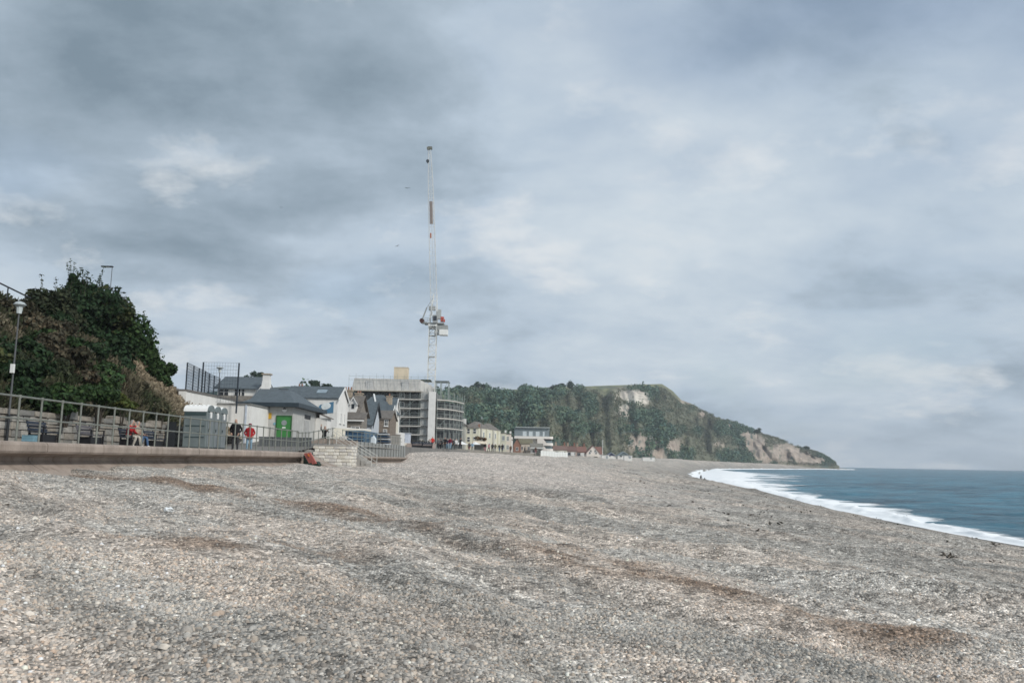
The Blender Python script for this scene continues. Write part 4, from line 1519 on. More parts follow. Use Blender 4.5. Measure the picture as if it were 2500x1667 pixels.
def house(name, label, u0, u1, Y, depth, z0, zeave, zridge, wallm, roofm, axis='x', cat='house', over=.3, hip=0.0, rz=0.0):
    """Gabled house whose -y wall spans the sight lines u0..u1 at distance Y. axis: direction of the ridge. Returns root, L, depth."""
    xa, xb = P(u0, 1060, Y).x, P(u1, 1060, Y).x
    L = xb - xa
    root = thing(name, label, cat, ((xa + xb) / 2, Y + depth / 2, z0), rz)
    H, Rg = zeave - z0, zridge - z0
    m = MB()
    hx, hy = L / 2, depth / 2
    if axis == 'x' and hip == 0:
        m.prism([(-hx, -hy, -.6), (-hx, hy, -.6), (-hx, hy, H), (-hx, 0, Rg - .05), (-hx, -hy, H)], (0, 0, 0), (L, 0, 0))
    elif hip == 0:
        m.prism([(-hx, -hy, -.6), (hx, -hy, -.6), (hx, -hy, H), (0, -hy, Rg - .05), (-hx, -hy, H)], (0, 0, 0), (0, depth, 0))
    else:
        m.box(0, 0, (H - .6) / 2, L, depth, H + .6)
    m.build('wall', wallm, root)
    th = .14
    if hip > 0:
        m = MB()
        o = over
        if axis == 'x':
            top = [(-hx + hip, 0, Rg), (hx - hip, 0, Rg)]
        else:
            top = [(0, -hy + hip, Rg), (0, hy - hip, Rg)]
        vs = [(-hx - o, -hy - o, H), (hx + o, -hy - o, H), (hx + o, hy + o, H), (-hx - o, hy + o, H), (-hx - o, -hy - o, H + th), (hx + o, -hy - o, H + th), (hx + o, hy + o, H + th), (-hx - o, hy + o, H + th)] + [(t[0], t[1], t[2] + th) for t in top]
        fs = [(3, 2, 1, 0), (0, 1, 5, 4), (1, 2, 6, 5), (2, 3, 7, 6), (3, 0, 4, 7)]
        fs += [(4, 5, 9, 8), (5, 6, 9), (6, 7, 8, 9), (7, 4, 8)] if axis == 'x' else [(4, 5, 8), (5, 6, 9, 8), (6, 7, 9), (7, 4, 8, 9)]
        m.add(vs, fs)
        m.build('roof', roofm, root)
    else:
        for s in (-1, 1):
            m = MB()
            if axis == 'x':
                k = (Rg - H) / hy
                a, b = (0, Rg), (s * (hy + over), H - k * over)
                poly = [(-hx - over, a[0], a[1]), (-hx - over, b[0], b[1]), (-hx - over, b[0], b[1] + th), (-hx - over, a[0], a[1] + th)]
                m.prism(poly, (0, 0, 0), (L + 2 * over, 0, 0))
            else:
                k = (Rg - H) / hx
                a, b = (0, Rg), (s * (hx + over), H - k * over)
                poly = [(a[0], -hy - over, a[1]), (b[0], -hy - over, b[1]), (b[0], -hy - over, b[1] + th), (a[0], -hy - over, a[1] + th)]
                m.prism(poly, (0, 0, 0), (0, depth + 2 * over, 0))
            m.build('roof_slope', roofm, root)
    return root, L, depth, H, Rg


def bargeboards(root, span, H, Rg, over, face, plane, m=None, w=.22):
    """White boards up both sides of a gable: face 'E' at x=plane (gable across y) or 'S' at y=plane."""
    for s in (-1, 1):
        mb = MB()
        k = (Rg - H) / (span / 2)
        e = span / 2 + over
        for (a0, z0), (a1, z1) in (((0, Rg + .10), (s * e, H - k * over + .10)),):
            if face == 'E':
                mb.prism([(plane, a0, z0), (plane, a1, z1), (plane, a1, z1 - w * 1.3), (plane, a0, z0 - w * 1.3)], (0, 0, 0), (.06, 0, 0))
            else:
                mb.prism([(a0, plane, z0), (a1, plane, z1), (a1, plane, z1 - w * 1.3), (a0, plane, z0 - w * 1.3)], (0, 0, 0), (0, -.06, 0))
        mb.build('bargeboard', m or WFRAME(), root)


def chimney(root, x, y, z0, z1, w, d, m, pots=2):
    mb = MB()
    mb.box(x, y, (z0 + z1) / 2, w, d, z1 - z0)
    mb.box(x, y, z1 + .06, w * 1.18, d * 1.18, .16)
    c = mb.build('chimney', m, root)
    for i in range(pots):
        MB().bar((x + (i - (pots - 1) / 2) * .32, y, z1 + .1), (x + (i - (pots - 1) / 2) * .32, y, z1 + .5), .11, 7, .09).build('chimney_pot', BRICK(), c)


def white_building():
    a, b = P(508, 1060, 63), P(606, 1060, 63)
    z1 = P(560, 987, 63).z
    root = thing('white_store', 'plain white rendered flat roofed store behind the portable toilets', 'building', ((a.x + b.x) / 2 - 2, 66, 5.4))
    L = b.x - a.x + 4
    MB().box(0, 0, (z1 - 5.4) / 2 - .2, L, 6, z1 - 5.4 + .4).build('wall', WHITE(), root)
    MB().box(0, 0, z1 - 5.4 + .04, L + .16, 6.16, .1).build('roof_edge', mat('flat_roof', (.20, .20, .19)), root)
    MB().box(L / 2 - .25, -3.04, (z1 - 5.4) / 2, .12, .08, z1 - 5.4).build('downpipe', mat('pale_pipe', (.5, .55, .62)), root)
    p, q = P(455, 955, 56), P(607, 986, 72)
    root = thing('court_wall', 'white retaining wall with dark edge under the dark mesh fence', 'wall', (p.x, p.y, 6))
    m = MB()
    m.prism([(p.x, p.y, 5), (q.x, q.y, 5), (q.x, q.y, q.z), (p.x, p.y, p.z)], (0, 0, 0), (-.5, 0, 0))
    m.build('wall_face', WHITE(), root, off=root.location)
    m = MB()
    m.prism([(p.x + .05, p.y, p.z), (q.x + .05, q.y, q.z), (q.x + .05, q.y, q.z + .14), (p.x + .05, p.y, p.z + .14)], (0, 0, 0), (-.7, 0, 0))
    m.build('coping', mat('dark_coping', (.16, .15, .14)), root, off=root.location)


white_building()


def hut():
    Y = 68
    z0, zw, zf, zr = 6.2, P(660, 993, Y).z, P(660, 983, Y).z, P(660, 952, 72).z
    xa, xb = P(608, 1060, Y).x, P(713, 1060, Y).x
    D = 9.5
    root = thing('seafront_hut', 'pale grey hut with green door and dark hipped roof', 'hut', ((xa + xb) / 2, Y + D / 2, z0))
    L = xb - xa
    G = mat('hut_grey', (.47, .47, .45), var=.12, scale=2, bump=.25, bscale=25, stain=.35)
    DK = mat('hut_fascia', (.035, .050, .062), rough=.5)
    hx, hy = L / 2, D / 2
    MB().box(0, 0, (zw - z0) / 2 - .3, L, D, zw - z0 + .6).build('wall', G, root)
    o = .55
    MB().box(-.25, 0, (zw + zf) / 2 - z0, L + 2 * o + .5, D + 2 * o, zf - zw).build('fascia', DK, root)
    m = MB()
    vs = [(-hx - o, -hy - o, zf - z0), (hx + o * .4, -hy - o, zf - z0), (hx + o * .4, hy + o, zf - z0), (-hx - o, hy + o, zf - z0), (-hx + 1.0, -1.0, zr - z0), (hx - 1.4, -1.0, zr - z0), (hx - 1.4, 1.0, zr - z0), (-hx + 1.0, 1.0, zr - z0)]
    m.add(vs, [(0, 1, 5, 4), (1, 2, 6, 5), (2, 3, 7, 6), (3, 0, 4, 7), (4, 5, 6, 7), (3, 2, 1, 0)])
    m.build('roof', SLATE(), root)
    dx0, dx1 = P(676, 1040, Y).x - root.location.x, P(710, 1040, Y).x - root.location.x
    zt = P(690, 1017, Y).z - z0
    GR = mat('green_door', (.050, .215, .058), rough=.45, var=.08)
    dr = MB().box((dx0 + dx1) / 2, -hy - .02, zt / 2, dx1 - dx0, .06, zt).build('door', GR, root)
    m = MB(); m.box(dx0 - .04, -hy - .03, zt / 2, .08, .1, zt); m.box(dx1 + .04, -hy - .03, zt / 2, .08, .1, zt); m.box((dx0 + dx1) / 2, -hy - .03, zt + .05, dx1 - dx0 + .16, .1, .1)
    m.build('door_frame', mat('green_frame', (.022, .10, .028), rough=.5), root)

    def disc(name, x, z, r, m_, par, out=.07, n=18, half=None):
        mbd = MB()
        if half:
            pts = [(x + r * math.cos(a), z + r * math.sin(a)) for a in np.linspace(half[0], half[1], n)]
        else:
            pts = [(x + r * math.cos(6.283 * i / n), z + r * math.sin(6.283 * i / n)) for i in range(n)]
        mbd.prism([(a, -hy - out, b) for a, b in pts], (0, 0, 0), (0, .03, 0))
        return mbd.build(name, m_, par)
    cx = (dx0 + dx1) / 2 + .02
    disc('door_sign', cx, 1.45, .22, mat('sign_grey', (.25, .28, .28)), dr)
    MB().box(cx, -hy - .06, 1.08, .26, .02, .1).build('door_plate', WFRAME(), dr)
    MB().box(dx0 + .12, -hy - .07, .95, .06, .05, .18).build('handle', DARKM(), dr)
    p = P(695, 1000, Y); x, z = p.x - root.location.x, p.z - z0
    s = disc('round_sign', x, z, .20, WFRAME(), root)
    disc('round_sign_mark', x, z, .17, DARKM(), s, out=.085, half=(0.15, math.pi - .15))
    p = P(658, 1015, Y); MB().box(p.x - root.location.x, -hy - .03, p.z - z0, .34, .03, .48).build('yellow_notice', mat('yellow_sign', (.56, .34, .04), rough=.5), root)
    p = P(672, 1034, Y); MB().box(p.x - root.location.x, -hy - .03, p.z - z0, .26, .03, .20).build('blue_notice', mat('blue_sign', (.20, .36, .44), rough=.5), root)
    MB().bar((-hx + .12, -hy - .09, -.3), (-hx + .12, -hy - .09, zw - z0), .10, 8).build('drainpipe', mat('pipe_black', (.02, .025, .04)), root)
    MB().box(hx - .12, -hy - .015, (zw - z0) / 2, .2, .06, zw - z0).build('corner_pilaster', mat('pilaster', (.40, .40, .385)), root)
    for i in range(4):
        MB().box(hx + .02, -hy + 4.0 + i * .55, 2.15, .05, .34, .34).build('vent_grille', DARKM(), root)
    MB().box(hx + .02, -hy + 4.6, 1.0, .05, 1.6, 1.7).build('side_panel', mat('side_panel', (.40, .40, .39)), root)
    MB().box(-hx + .5, -hy - .03, .22, .7, .04, .35).build('base_vent', DARKM(), root)
    # little porch on the sea side
    m = MB(); m.box(hx + .5, hy - .6, 1.1, 1.0, 1.6, 2.3)
    pr = m.build('porch', WHITE(), root)
    m = MB(); m.prism([(hx - .05, hy - 1.6, 2.7), (hx - .05, hy + .4, 2.7), (hx + 1.2, hy + .4, 2.2), (hx + 1.2, hy - 1.6, 2.2)], (0, 0, 0), (0, 0, .08))
    m.build('porch_roof', SLATEB(), pr)


hut()

BOXM = [mat('slate_box', (.105, .118, .122), rough=.6), mat('slate_box_light', (.145, .155, .155), rough=.6)]
for i, (u, w) in enumerate(((650, .9), (683, 1.0), (712, .95), (737, .9))):
    p = P(u, 1090, 60)
    lab = ('grey slatted storage box below the yellow notice', 'grey slatted storage box before the green door', 'grey slatted storage box past the green door', 'grey slatted storage box at the stone pier end')[i]
    root = thing('storage_box', lab, 'box', (p.x, 60 + .2 * i, 5.55), R(4), 'grey storage boxes before the hut')
    MB().box(0, 0, .37, w, .7, .74).build('box_body', BOXM[0], root)
    for k in range(6):
        MB().box(-w / 2 + w * (k + .5) / 6, -.365, .37, w / 6 - .04, .03, .7).build('slat', BOXM[1], root)
    MB().box(0, 0, .77, w + .06, .78, .06).build('lid', BOXM[0], root)


def pier():
    Y = 57.6
    a, b = P(768, 1100, Y), P(858, 1100, Y)
    zt, zb = P(815, 1089, Y).z, 4.0
    root = thing('stone_pier', 'white limestone block pier flanking the beach steps', 'pier', ((a.x + b.x) / 2, Y, zb))
    L = b.x - a.x
    MB().box(0, 1.05, (zt - zb) / 2 - .05, L - .2, 1.9, zt - zb - .1).build('core', mat('lime_mortar', (.40, .38, .34)), root)
    rg = random.Random(9)
    k, z = 0, 0
    hs = [.27, .25, .23, .26, .24, .25, .22, .2]
    tot = sum(hs)
    for c, h in enumerate(hs):
        h = h * (zt - zb) / tot
        x = -L / 2 - .1 * (c % 2)
        while x < L / 2 - .06:
            w = min(rg.uniform(.28, .58), L / 2 - x)
            if L / 2 - x - w < .16: w = L / 2 - x
            stone(root, 'block', (x + w / 2, .12, z + h / 2), (w - .02, .30, h - .018), 0, LIMEM, k)
            x += w; k += 1
        y = .3
        while y < 1.9:
            w = min(rg.uniform(.35, .6), 2.0 - y)
            stone(root, 'block', (L / 2 - .13, y + w / 2, z + h / 2), (.3, w - .02, h - .018), 0, LIMEM, k)
            y += w; k += 1
        z += h
    MB().box(-.03, 1.0, zt - zb + .05, L - .02, 2.05, .09).build('coping_slab', CONC2(), root)
    # smooth concrete apron curving down to the shingle in front
    root2 = thing('concrete_apron', 'smooth brown concrete apron curving down beside the stone pier', 'apron', (a.x, 55.2, 4.0))
    n = 12
    top = [(-13.35 + 2.45 * (i / n), 5.28 - (1.0) * (i / n) ** .8 * (1.15 - .15 * i / n)) for i in range(n + 1)]
    poly = [(x, 54.7, z) for x, z in top] + [(top[-1][0], 54.7, 3.7), (top[0][0], 54.7, 3.7)]
    m = MB(); m.prism(poly, (0, 54.7, 0), (0, 57.5, 0))
    m.build('apron_slab', CONC(), root2, off=root2.location)
    MB().box(-13.45, 56.1, 4.55, .35, 2.8, 1.5).build('apron_kerb', CONC(), root2, off=root2.location)
    # raised brown parapet behind the pier, and the flight of steps
    p, q = P(758, 1069, 64.2), P(872, 1073, 64.2)
    root3 = thing('terrace_parapet', 'brown concrete terrace parapet above the stone pier', 'parapet', (p.x, 64.2, 4.2))
    m = MB(); m.prism([(p.x, 64.2, 4.0), (q.x, 64.2, 4.0), (q.x, 64.2, q.z - .1), (p.x + .9, 64.2, p.z), (p.x, 64.2, p.z - .25)], (0, 0, 0), (0, .4, 0))
    m.build('parapet_wall', CONC(), root3, off=root3.location)
    for i in range(3):
        x = p.x + 1.4 + i * .5
        stone(root3, 'capstone', (x - p.x, .2, p.z - 4.2 + .06), (.45, .5, .2), 0, LIMEM, i)
    root4 = thing('beach_steps', 'concrete steps with twin handrails going down to the shingle', 'steps', (-11.6, 61, 4.0))
    MB().box(-13.2, 61.2, 4.75, 1.7, 7.0, 1.5).build('landing', CONC2(), root4, off=root4.location)
    for i in range(9):
        MB().box(-12.2 + .32 * i, 61.6, 5.95 - .19 * i - .6, .36, 2.6, 1.2).build('step', CONC2(), root4, off=root4.location)
    for y in (60.4, 62.8):
        h = MB()
        h.bar((-12.7, y, 6.95), (-9.7, y, 5.18), .02, 6); h.bar((-9.7, y, 5.18), (-9.7, y, 4.2), .02, 6); h.bar((-12.7, y, 6.5), (-9.7, y, 4.72), .015, 6)
        h.bar((-12.7, y, 6.95), (-12.7, y, 5.6), .03, 6); h.bar((-11.2, y, 6.06), (-11.2, y, 5.0), .03, 6)
        h.build('handrail', mat('pale_rail', (.55, .54, .50), rough=.5), root4, off=root4.location)


pier()


def second_wall():
    root = thing('grey_sea_wall', 'grey panelled sea wall with overhanging lip beyond the beach steps', 'sea wall', (-12.2, 64.5, 4))
    prof = [(-.6, 5.15), (.16, 5.15), (.2, 5.08), (.16, 4.98), (-.1, 4.93), (-.24, 4.8), (-.2, 4.62), (.05, 4.46), (.3, 4.3), (.34, 3.7), (-.6, 3.7)]
    y = 64.7
    while y < 99:
        e = min(y + 4.9, 99)
        m = MB(); m.prism([(float(prom_x(y)) + o + .35, y, z) for o, z in prof], (0, 0, 0), (float(prom_x(e) - prom_x(y)), e - y - .02, 0))
        m.build('wall_segment', CONC(), root, off=root.location)
        y = e
    GP = mat('grey_panel', (.27, .28, .272), var=.14, scale=1.1, stain=.35)
    y = 64.7
    i = 0
    while y < 98:
        x = float(prom_x(y)) + .1
        zt = float(np.interp(y, [64, 85, 98], [6.28, 6.42, 6.45]))
        m = MB(); m.box(x, y + .93, (5.15 + zt) / 2, .16, 1.82, zt - 5.15)
        m.build('panel', GP, root, off=root.location)
        m = MB(); m.box(x + .1, y, (5.15 + zt) / 2, .09, .1, zt - 5.15)
        m.build('panel_joint', mat('panel_joint', (.19, .195, .19)), root, off=root.location)
        y += 1.9
        i += 1
    MB().box(-12.1, 81.5, 6.0, .1, 33, .05).build('ledge', CONC2(), root, off=root.location)
    m = MB(); m.box(-11.5, 82, 4.42, .5, 34, .28); m.build('footing', mat('pale_footing', (.52, .48, .41), var=.15), root, off=root.location)
    xs = [(float(prom_x(y)) - .15, y) for y in (64.8, 80, 98)]
    railing('far_wall_railing', 'thin railing along the grey panelled sea wall', xs, (6.2, 6.35, 6.4), (7.05, 7.2, 7.3), (6.65, 6.8, 6.9), 2.0, .025)


second_wall()


def red_stand():
    p = P(757, 1128, 53.2)
    gz = bz(p.x, 53.2)
    root = thing('tilted_seat', 'faded red slatted seat tipped over on a dark green frame against the apron', 'seat', (p.x, 53.2, gz), R(-8))
    root.scale = (.82, .82, .82)
    RD = mat('faded_red', (.42, .13, .11), rough=.7, var=.25, scale=5)
    GN = mat('dark_green_frame', (.018, .035, .026), rough=.6)
    t0, t1 = Vector((-.50, -.1, .92)), Vector((.08, -.25, .12))
    d = (t1 - t0).normalized()
    w = Vector((.42, -.12, .06))
    for i, k in enumerate((0, .36, .70)):
        a = t0 + w * k * 1.35
        m = MB(); m.prism([a, a + w * .42, a + w * .42 + (t1 - t0), a + (t1 - t0)], (0, 0, 0), (.03, .05, .03))
        m.build('slat', RD, root)
    a = t0 + w * .55 + (t1 - t0) * .12 + Vector((0, -.04, .02))
    m = MB(); m.prism([a, a + w * .3, a + w * .3 + (t1 - t0) * .22, a + (t1 - t0) * .22], (0, 0, 0), (.02, .03, .02))
    m.build('orange_patch', mat('orange_patch', (.55, .16, .04), rough=.6), root)
    m = MB(); m.prism([(-.55, .1, 0), (-.1, .1, 0), (-.1, .1, .1), (-.5, .1, .8), (-.6, .1, .8)], (0, 0, 0), (0, .5, 0)); m.build('side_frame', GN, root)
    m = MB(); m.prism([(-.3, -.3, 0), (.75, -.3, 0), (.80, -.3, .12), (.62, -.3, .36), (.35, -.3, .30), (-.2, -.3, .14)], (0, 0, 0), (0, .6, 0)); m.build('base_frame', GN, root)


red_stand()
x, y = -6.9, 17.6
root = thing('litter_scrap', 'small crumpled white paper scrap lying on the shingle', 'litter', (x, y, bz(x, y)))
g = random.Random(4)
bm = bmesh.new(); bmesh.ops.create_icosphere(bm, subdivisions=2, radius=.075)
for v in bm.verts: v.co *= g.uniform(.6, 1.35); v.co.z = v.co.z * .8 + .05
me = bpy.data.meshes.new('crumpled_paper'); bm.to_mesh(me); bm.free()
mesh_obj('crumpled_paper', me, mat('paper_white', (.82, .85, .86), var=.03), root)
m = MB(); m.prism([(.02, 0, .05), (.13, .02, .03), (.1, -.06, .08)], (0, 0, 0), (0, 0, .006)); m.build('torn_corner', mat('paper_white', (.8, .8, .8)), root)


# ------------------------------------------------------------------ houses behind the seafront
def seafront_houses():
    # white bungalow up on the rise
    Y = 100
    z0 = P(570, 985, Y).z
    r, L, D, H, Rg = house('bungalow', 'white bungalow with long slate roof behind the netting posts', 524, 618, Y, 7, z0, P(570, 947, Y).z, P(570, 922, Y + 3.5).z, WHITE(), SLATE(), 'x', over=.35)
    for u in (547, 580, 590):
        add_window(r, P(u, 958, Y).x - r.location.x, P(u, 958, Y).z - z0, .75 if u > 570 else 1.1, .85, 'S', -D / 2)
    MB().box(0, -D / 2 - .3, .45, L, .5, .9).build('garden_wall', STONE(), r)
    # big tapered white chimney house
    Y = 96
    z0 = 8.0
    r, L, D, H, Rg = house('chimney_house', 'low slate roofed house with big tapered white chimney and dormer', 615, 722, Y, 7, z0, P(650, 975, Y).z, P(650, 948, Y + 3).z, WHITE(), SLATE(), 'x')
    a = P(647, 950, Y + 3)
    x = a.x - r.location.x
    zt = P(647, 914, Y + 3).z - z0
    zb = a.z - z0 - .8
    m = MB()
    for z_0, w0, z_1, w1 in ((zb, 1.25, zb + 1.1, .95), (zb + 1.1, .95, zb + 1.9, .78), (zb + 1.9, .78, zt, .78)):
        vs = [(x + sx * w0 / 2, sy * w0 * .45, z_0) for sx, sy in ((-1, -1), (1, -1), (1, 1), (-1, 1))] + [(x + sx * w1 / 2, sy * w1 * .45, z_1) for sx, sy in ((-1, -1), (1, -1), (1, 1), (-1, 1))]
        m.add(vs, [(0, 1, 5, 4), (1, 2, 6, 5), (2, 3, 7, 6), (3, 0, 4, 7), (4, 5, 6, 7)])
    c = m.build('chimney', WHITE(), r)
    MB().box(x, 0, zt + .07, 1.05, .9, .14).build('chimney_cap', CHIM(), c)
    p = P(700, 961, Y + 1)
    dz, dx = p.z - z0, p.x - r.location.x
    m = MB(); m.box(dx, -1.2, dz, 1.75, 2.2, .95); dm = m.build('dormer', WHITE(), r)
    MB().box(dx, -1.2, dz + .52, 1.95, 2.4, .1).build('dormer_roof', SLATE(), dm)
    for s in (-.42, .42):
        m = MB(); m.box(dx + s, -2.32, dz, .55, .05, .55); m.build('pane', GLASS(), dm)
    # second chimneys on the roofs around
    chimney(r, P(722, 950, Y).x - r.location.x - .4, .4, H + .3, P(722, 940, Y).z - z0, .5, .6, BRICK())
    # mural house
    Y = 86
    z0 = 6.2
    r, L, D, H, Rg = house('mural_house', 'white gabled house with blue seaside mural on its long wall', 690, 821, Y, 5.4, z0, P(760, 972, Y).z, P(760, 946, Y + 2.7).z, WHITE(), SLATE(), 'x', over=.12)
    bargeboards(r, D, H, Rg, .25, 'E', L / 2 + .13, w=.2)
    for cz in (H * .60, H * .30):
        for cy in (-1.0, .9):
            add_window(r, cy, cz, .6, .95, 'E', L / 2, glass=mat('pale_glass', (.22, .24, .25), rough=.2))
    p0, p1 = P(777, 1010, Y), P(815, 980, Y)
    MU = mat('mural_blue', (.085, .19, .29), rough=.7, var=.15, scale=2)
    x0, x1, zz0, zz1 = p0.x - r.location.x, p1.x - r.location.x, p0.z - z0, p1.z - z0
    yy = -D / 2 - .02
    m = MB(); m.prism([(x0, yy, zz0), (x1, yy, zz0 + .12), (x1, yy, zz1), (x0 + .15, yy, zz1 - .35), (x0, yy, zz1 - .6)], (0, 0, 0), (0, -.02, 0))
    mu = m.build('mural_panel', MU, r)
    pts = [(x0 + .28 + .95 * (.5 + .5 * math.cos(t) * (1 - .12 * math.sin(2 * t))), zz0 + .78 + .34 * math.sin(t) + .12 * math.cos(t)) for t in np.linspace(0, 6.283, 22)[:-1]]
    m = MB(); m.prism([(a, yy - .03, b) for a, b in pts], (0, 0, 0), (0, -.012, 0)); m.build('mural_shape', mat('mural_white', (.66, .70, .70)), mu)
    p = P(786, 957, Y + 1.2)
    k = (Rg - H) / (D / 2)
    m = MB(); yq = -1.4; zq = Rg + k * yq + .17
    m.prism([(p.x - r.location.x - .5, yq - .4, zq - .4 * k), (p.x - r.location.x + .5, yq - .4, zq - .4 * k), (p.x - r.location.x + .5, yq + .4, zq + .4 * k), (p.x - r.location.x - .5, yq + .4, zq + .4 * k)], (0, 0, 0), (0, 0, .05))
    m.build('skylight', mat('skylight_glass', (.22, .28, .32), rough=.1), r)
    # twin dormer cottage
    Y = 95
    r, L, D, H, Rg = house('twin_gable_house', 'stone house with two small white dormer gables and buff chimney', 812, 869, Y, 7, 6.3, P(850, 1010, Y).z, P(850, 968, Y + 3.5).z, STONE(), SLATEB(), 'x', over=.3)
    z0 = 6.3
    for u in (845.5, 862):
        p = P(u, 985, Y)
        dx = p.x - r.location.x
        zb, ze, zp = P(u, 999, Y).z - z0, P(u, 985, Y).z - z0, P(u, 973, Y).z - z0
        m = MB(); m.prism([(dx - .36, -D / 2 + .1, zb - .3), (dx + .36, -D / 2 + .1, zb - .3), (dx + .36, -D / 2 + .1, ze), (dx, -D / 2 + .1, zp), (dx - .36, -D / 2 + .1, ze)], (0, 0, 0), (0, 2.5, 0))
        dm = m.build('dormer', WHITE(), r)
        for s in (-1, 1):
            m = MB(); m.prism([(dx, -D / 2, zp + .1), (dx + s * .5, -D / 2, ze - .15), (dx + s * .5, -D / 2, ze - .02), (dx, -D / 2, zp + .25)], (0, 0, 0), (0, 2.6, 0)); m.build('dormer_roof', SLATEB(), dm)
            m = MB(); m.prism([(dx, -D / 2 - .02, zp + .22), (dx + s * .5, -D / 2 - .02, ze - .05), (dx + s * .5, -D / 2 - .02, ze - .22), (dx, -D / 2 - .02, zp + .05)], (0, 0, 0), (0, -.05, 0)); m.build('bargeboard', WFRAME(), dm)
        MB().box(dx, -D / 2 + .06, zb + .35, .3, .05, .5).build('pane', GLASS(), dm)
    p = P(851, 955, Y + 3.5); chimney(r, p.x - r.location.x, 0, Rg - .8, p.z - z0, .85, .8, CHIM(), 3)
    p = P(845, 1022, Y); add_window(r, p.x - r.location.x, p.z - z0, .6, .9, 'S', -D / 2)
    m = MB(); m.box(1.2, -D / 2 - .9, 1.3, 1.9, 1.6, 2.9); by = m.build('bay', STONE(), r)
    m = MB(); m.prism([(.0, -D / 2 - 2.0, 2.8), (2.5, -D / 2 - 2.0, 2.8), (2.5, -D / 2 + .1, 3.6), (0, -D / 2 + .1, 3.6)], (0, 0, 0), (0, 0, .12)); m.build('bay_roof', SLATEB(), by)
    MB().box(1.25, -D / 2 - 1.95, 2.72, 2.4, .08, .14).build('gutter', WFRAME(), by)
    add_window(r, 1.5, 1.5, .9, 1.1, 'S', -D / 2 - 1.7)
    # steep blue gable
    Y = 104
    z0 = 6.4
    r, L, D, H, Rg = house('steep_gable_house', 'pale blue house with steep slate gable and dark bargeboards', 866, 906, Y, 7.5, z0, P(885, 1036, Y).z, P(885, 982, Y + 3.7).z, mat('pale_blue_wall', (.50, .54, .58), var=.08, stain=.2), SLATE(), 'x', over=.2)
    bargeboards(r, D, H, Rg, .3, 'E', L / 2 + .22, DARKM(), .3)
    add_window(r, -.9, H * .5, .8, 1.1, 'S', -D / 2)
    # big slate roof with chimneys
    Y = 118
    r, L, D, H, Rg = house('slate_hip_house', 'tall house with broad hipped blue slate roof and buff chimneys', 868, 950, Y, 9, 6.5, P(910, 1006, Y).z, P(910, 966, Y + 4.5).z, CREAM(), SLATE(), 'x', hip=1.6, over=.3)
    z0 = 6.5
    p = P(877, 962, Y + 2); chimney(r, p.x - r.location.x, -2.5, H - .2, p.z - z0, 1.0, .9, CHIM(), 2)
    p = P(948.5, 968, Y + 2); chimney(r, p.x - r.location.x, -1.5, H - .2, p.z - z0, .75, .8, CHIM(), 1)
    m = MB(); m.bar((-L / 2 + 1.6, -.05, Rg + .2), (L * .12, -D / 2 - .3, H + .25), .13, 5); m.build('hip_flashing', WFRAME(), r)
    # white and stone cottage
    Y = 110
    z0 = 6.45
    r, L, D, H, Rg = house('stone_cottage', 'white and brown stone cottage with brown slate roof', 904, 951, Y, 6, z0, P(930, 1022, Y).z, P(930, 1004, Y + 3).z, mat('brown_stone', (.20, .165, .135), var=.3, scale=5, bump=.4, bscale=9), SLATEB(), 'x', over=.2)
    MB().box(-L / 4 - .08, -D / 2 - .05, H / 2, L / 2 - .15, .12, H - .05).build('white_front', WHITE(), r)
    p = P(943, 1032, Y); add_window(r, p.x - r.location.x, p.z - z0, .45, .8, 'S', -D / 2)
    p = P(940, 1054, Y); add_window(r, p.x - r.location.x, p.z - z0, .45, .6, 'S', -D / 2)
    # tall narrow white gables turned to the sea
    for (u0, u1, Y, dep, ve, vr, lab) in ((940, 951, 116, 6.5, 1020, 990, 'narrow white gable house beside the stone cottage'), (948, 960, 128, 6.5, 1012, 973, 'tall white gable house touching the scaffolding')):
        z0 = 6.5
        r, L, D, H, Rg = house('white_gable_house', lab, u0, u1, Y, dep, z0, P(u0, ve, Y).z, P(u0, vr, Y + dep / 2).z, WHITE(), SLATE(), 'x', over=.12)
        bargeboards(r, D, H, Rg, .25, 'E', L / 2 + .13, w=.22)
        for cy in (-1.3, 1.3):
            add_window(r, cy, H * .62, .8, 1.2, 'E', L / 2, mullion=False, glass=mat('pale_glass', (.22, .24, .25), rough=.2))
        MB().box(L / 2 + .5, 0, H * .22, 1.0, D * .8, H * .44 + .4).build('lean_to', WHITE(), r)
    # low white front garden wall behind the blue skip
    p, q = P(815, 1044, 84), P(905, 1050, 92)
    root = thing('garden_wall', 'long cream garden wall behind the blue skip', 'wall', (p.x, p.y, 6.2))
    m = MB(); m.prism([(p.x, p.y, 6), (q.x, q.y, 6), (q.x, q.y, q.z), (p.x, p.y, p.z)], (0, 0, 0), (0, .3, 0)); m.build('wall_face', CREAM(), root, off=root.location)
    m = MB(); m.prism([(p.x, p.y - .05, p.z), (q.x, q.y - .05, q.z), (q.x, q.y - .05, q.z + .1), (p.x, p.y - .05, p.z + .1)], (0, 0, 0), (0, .4, 0)); m.build('coping', WHITE(), root, off=root.location)


seafront_houses()


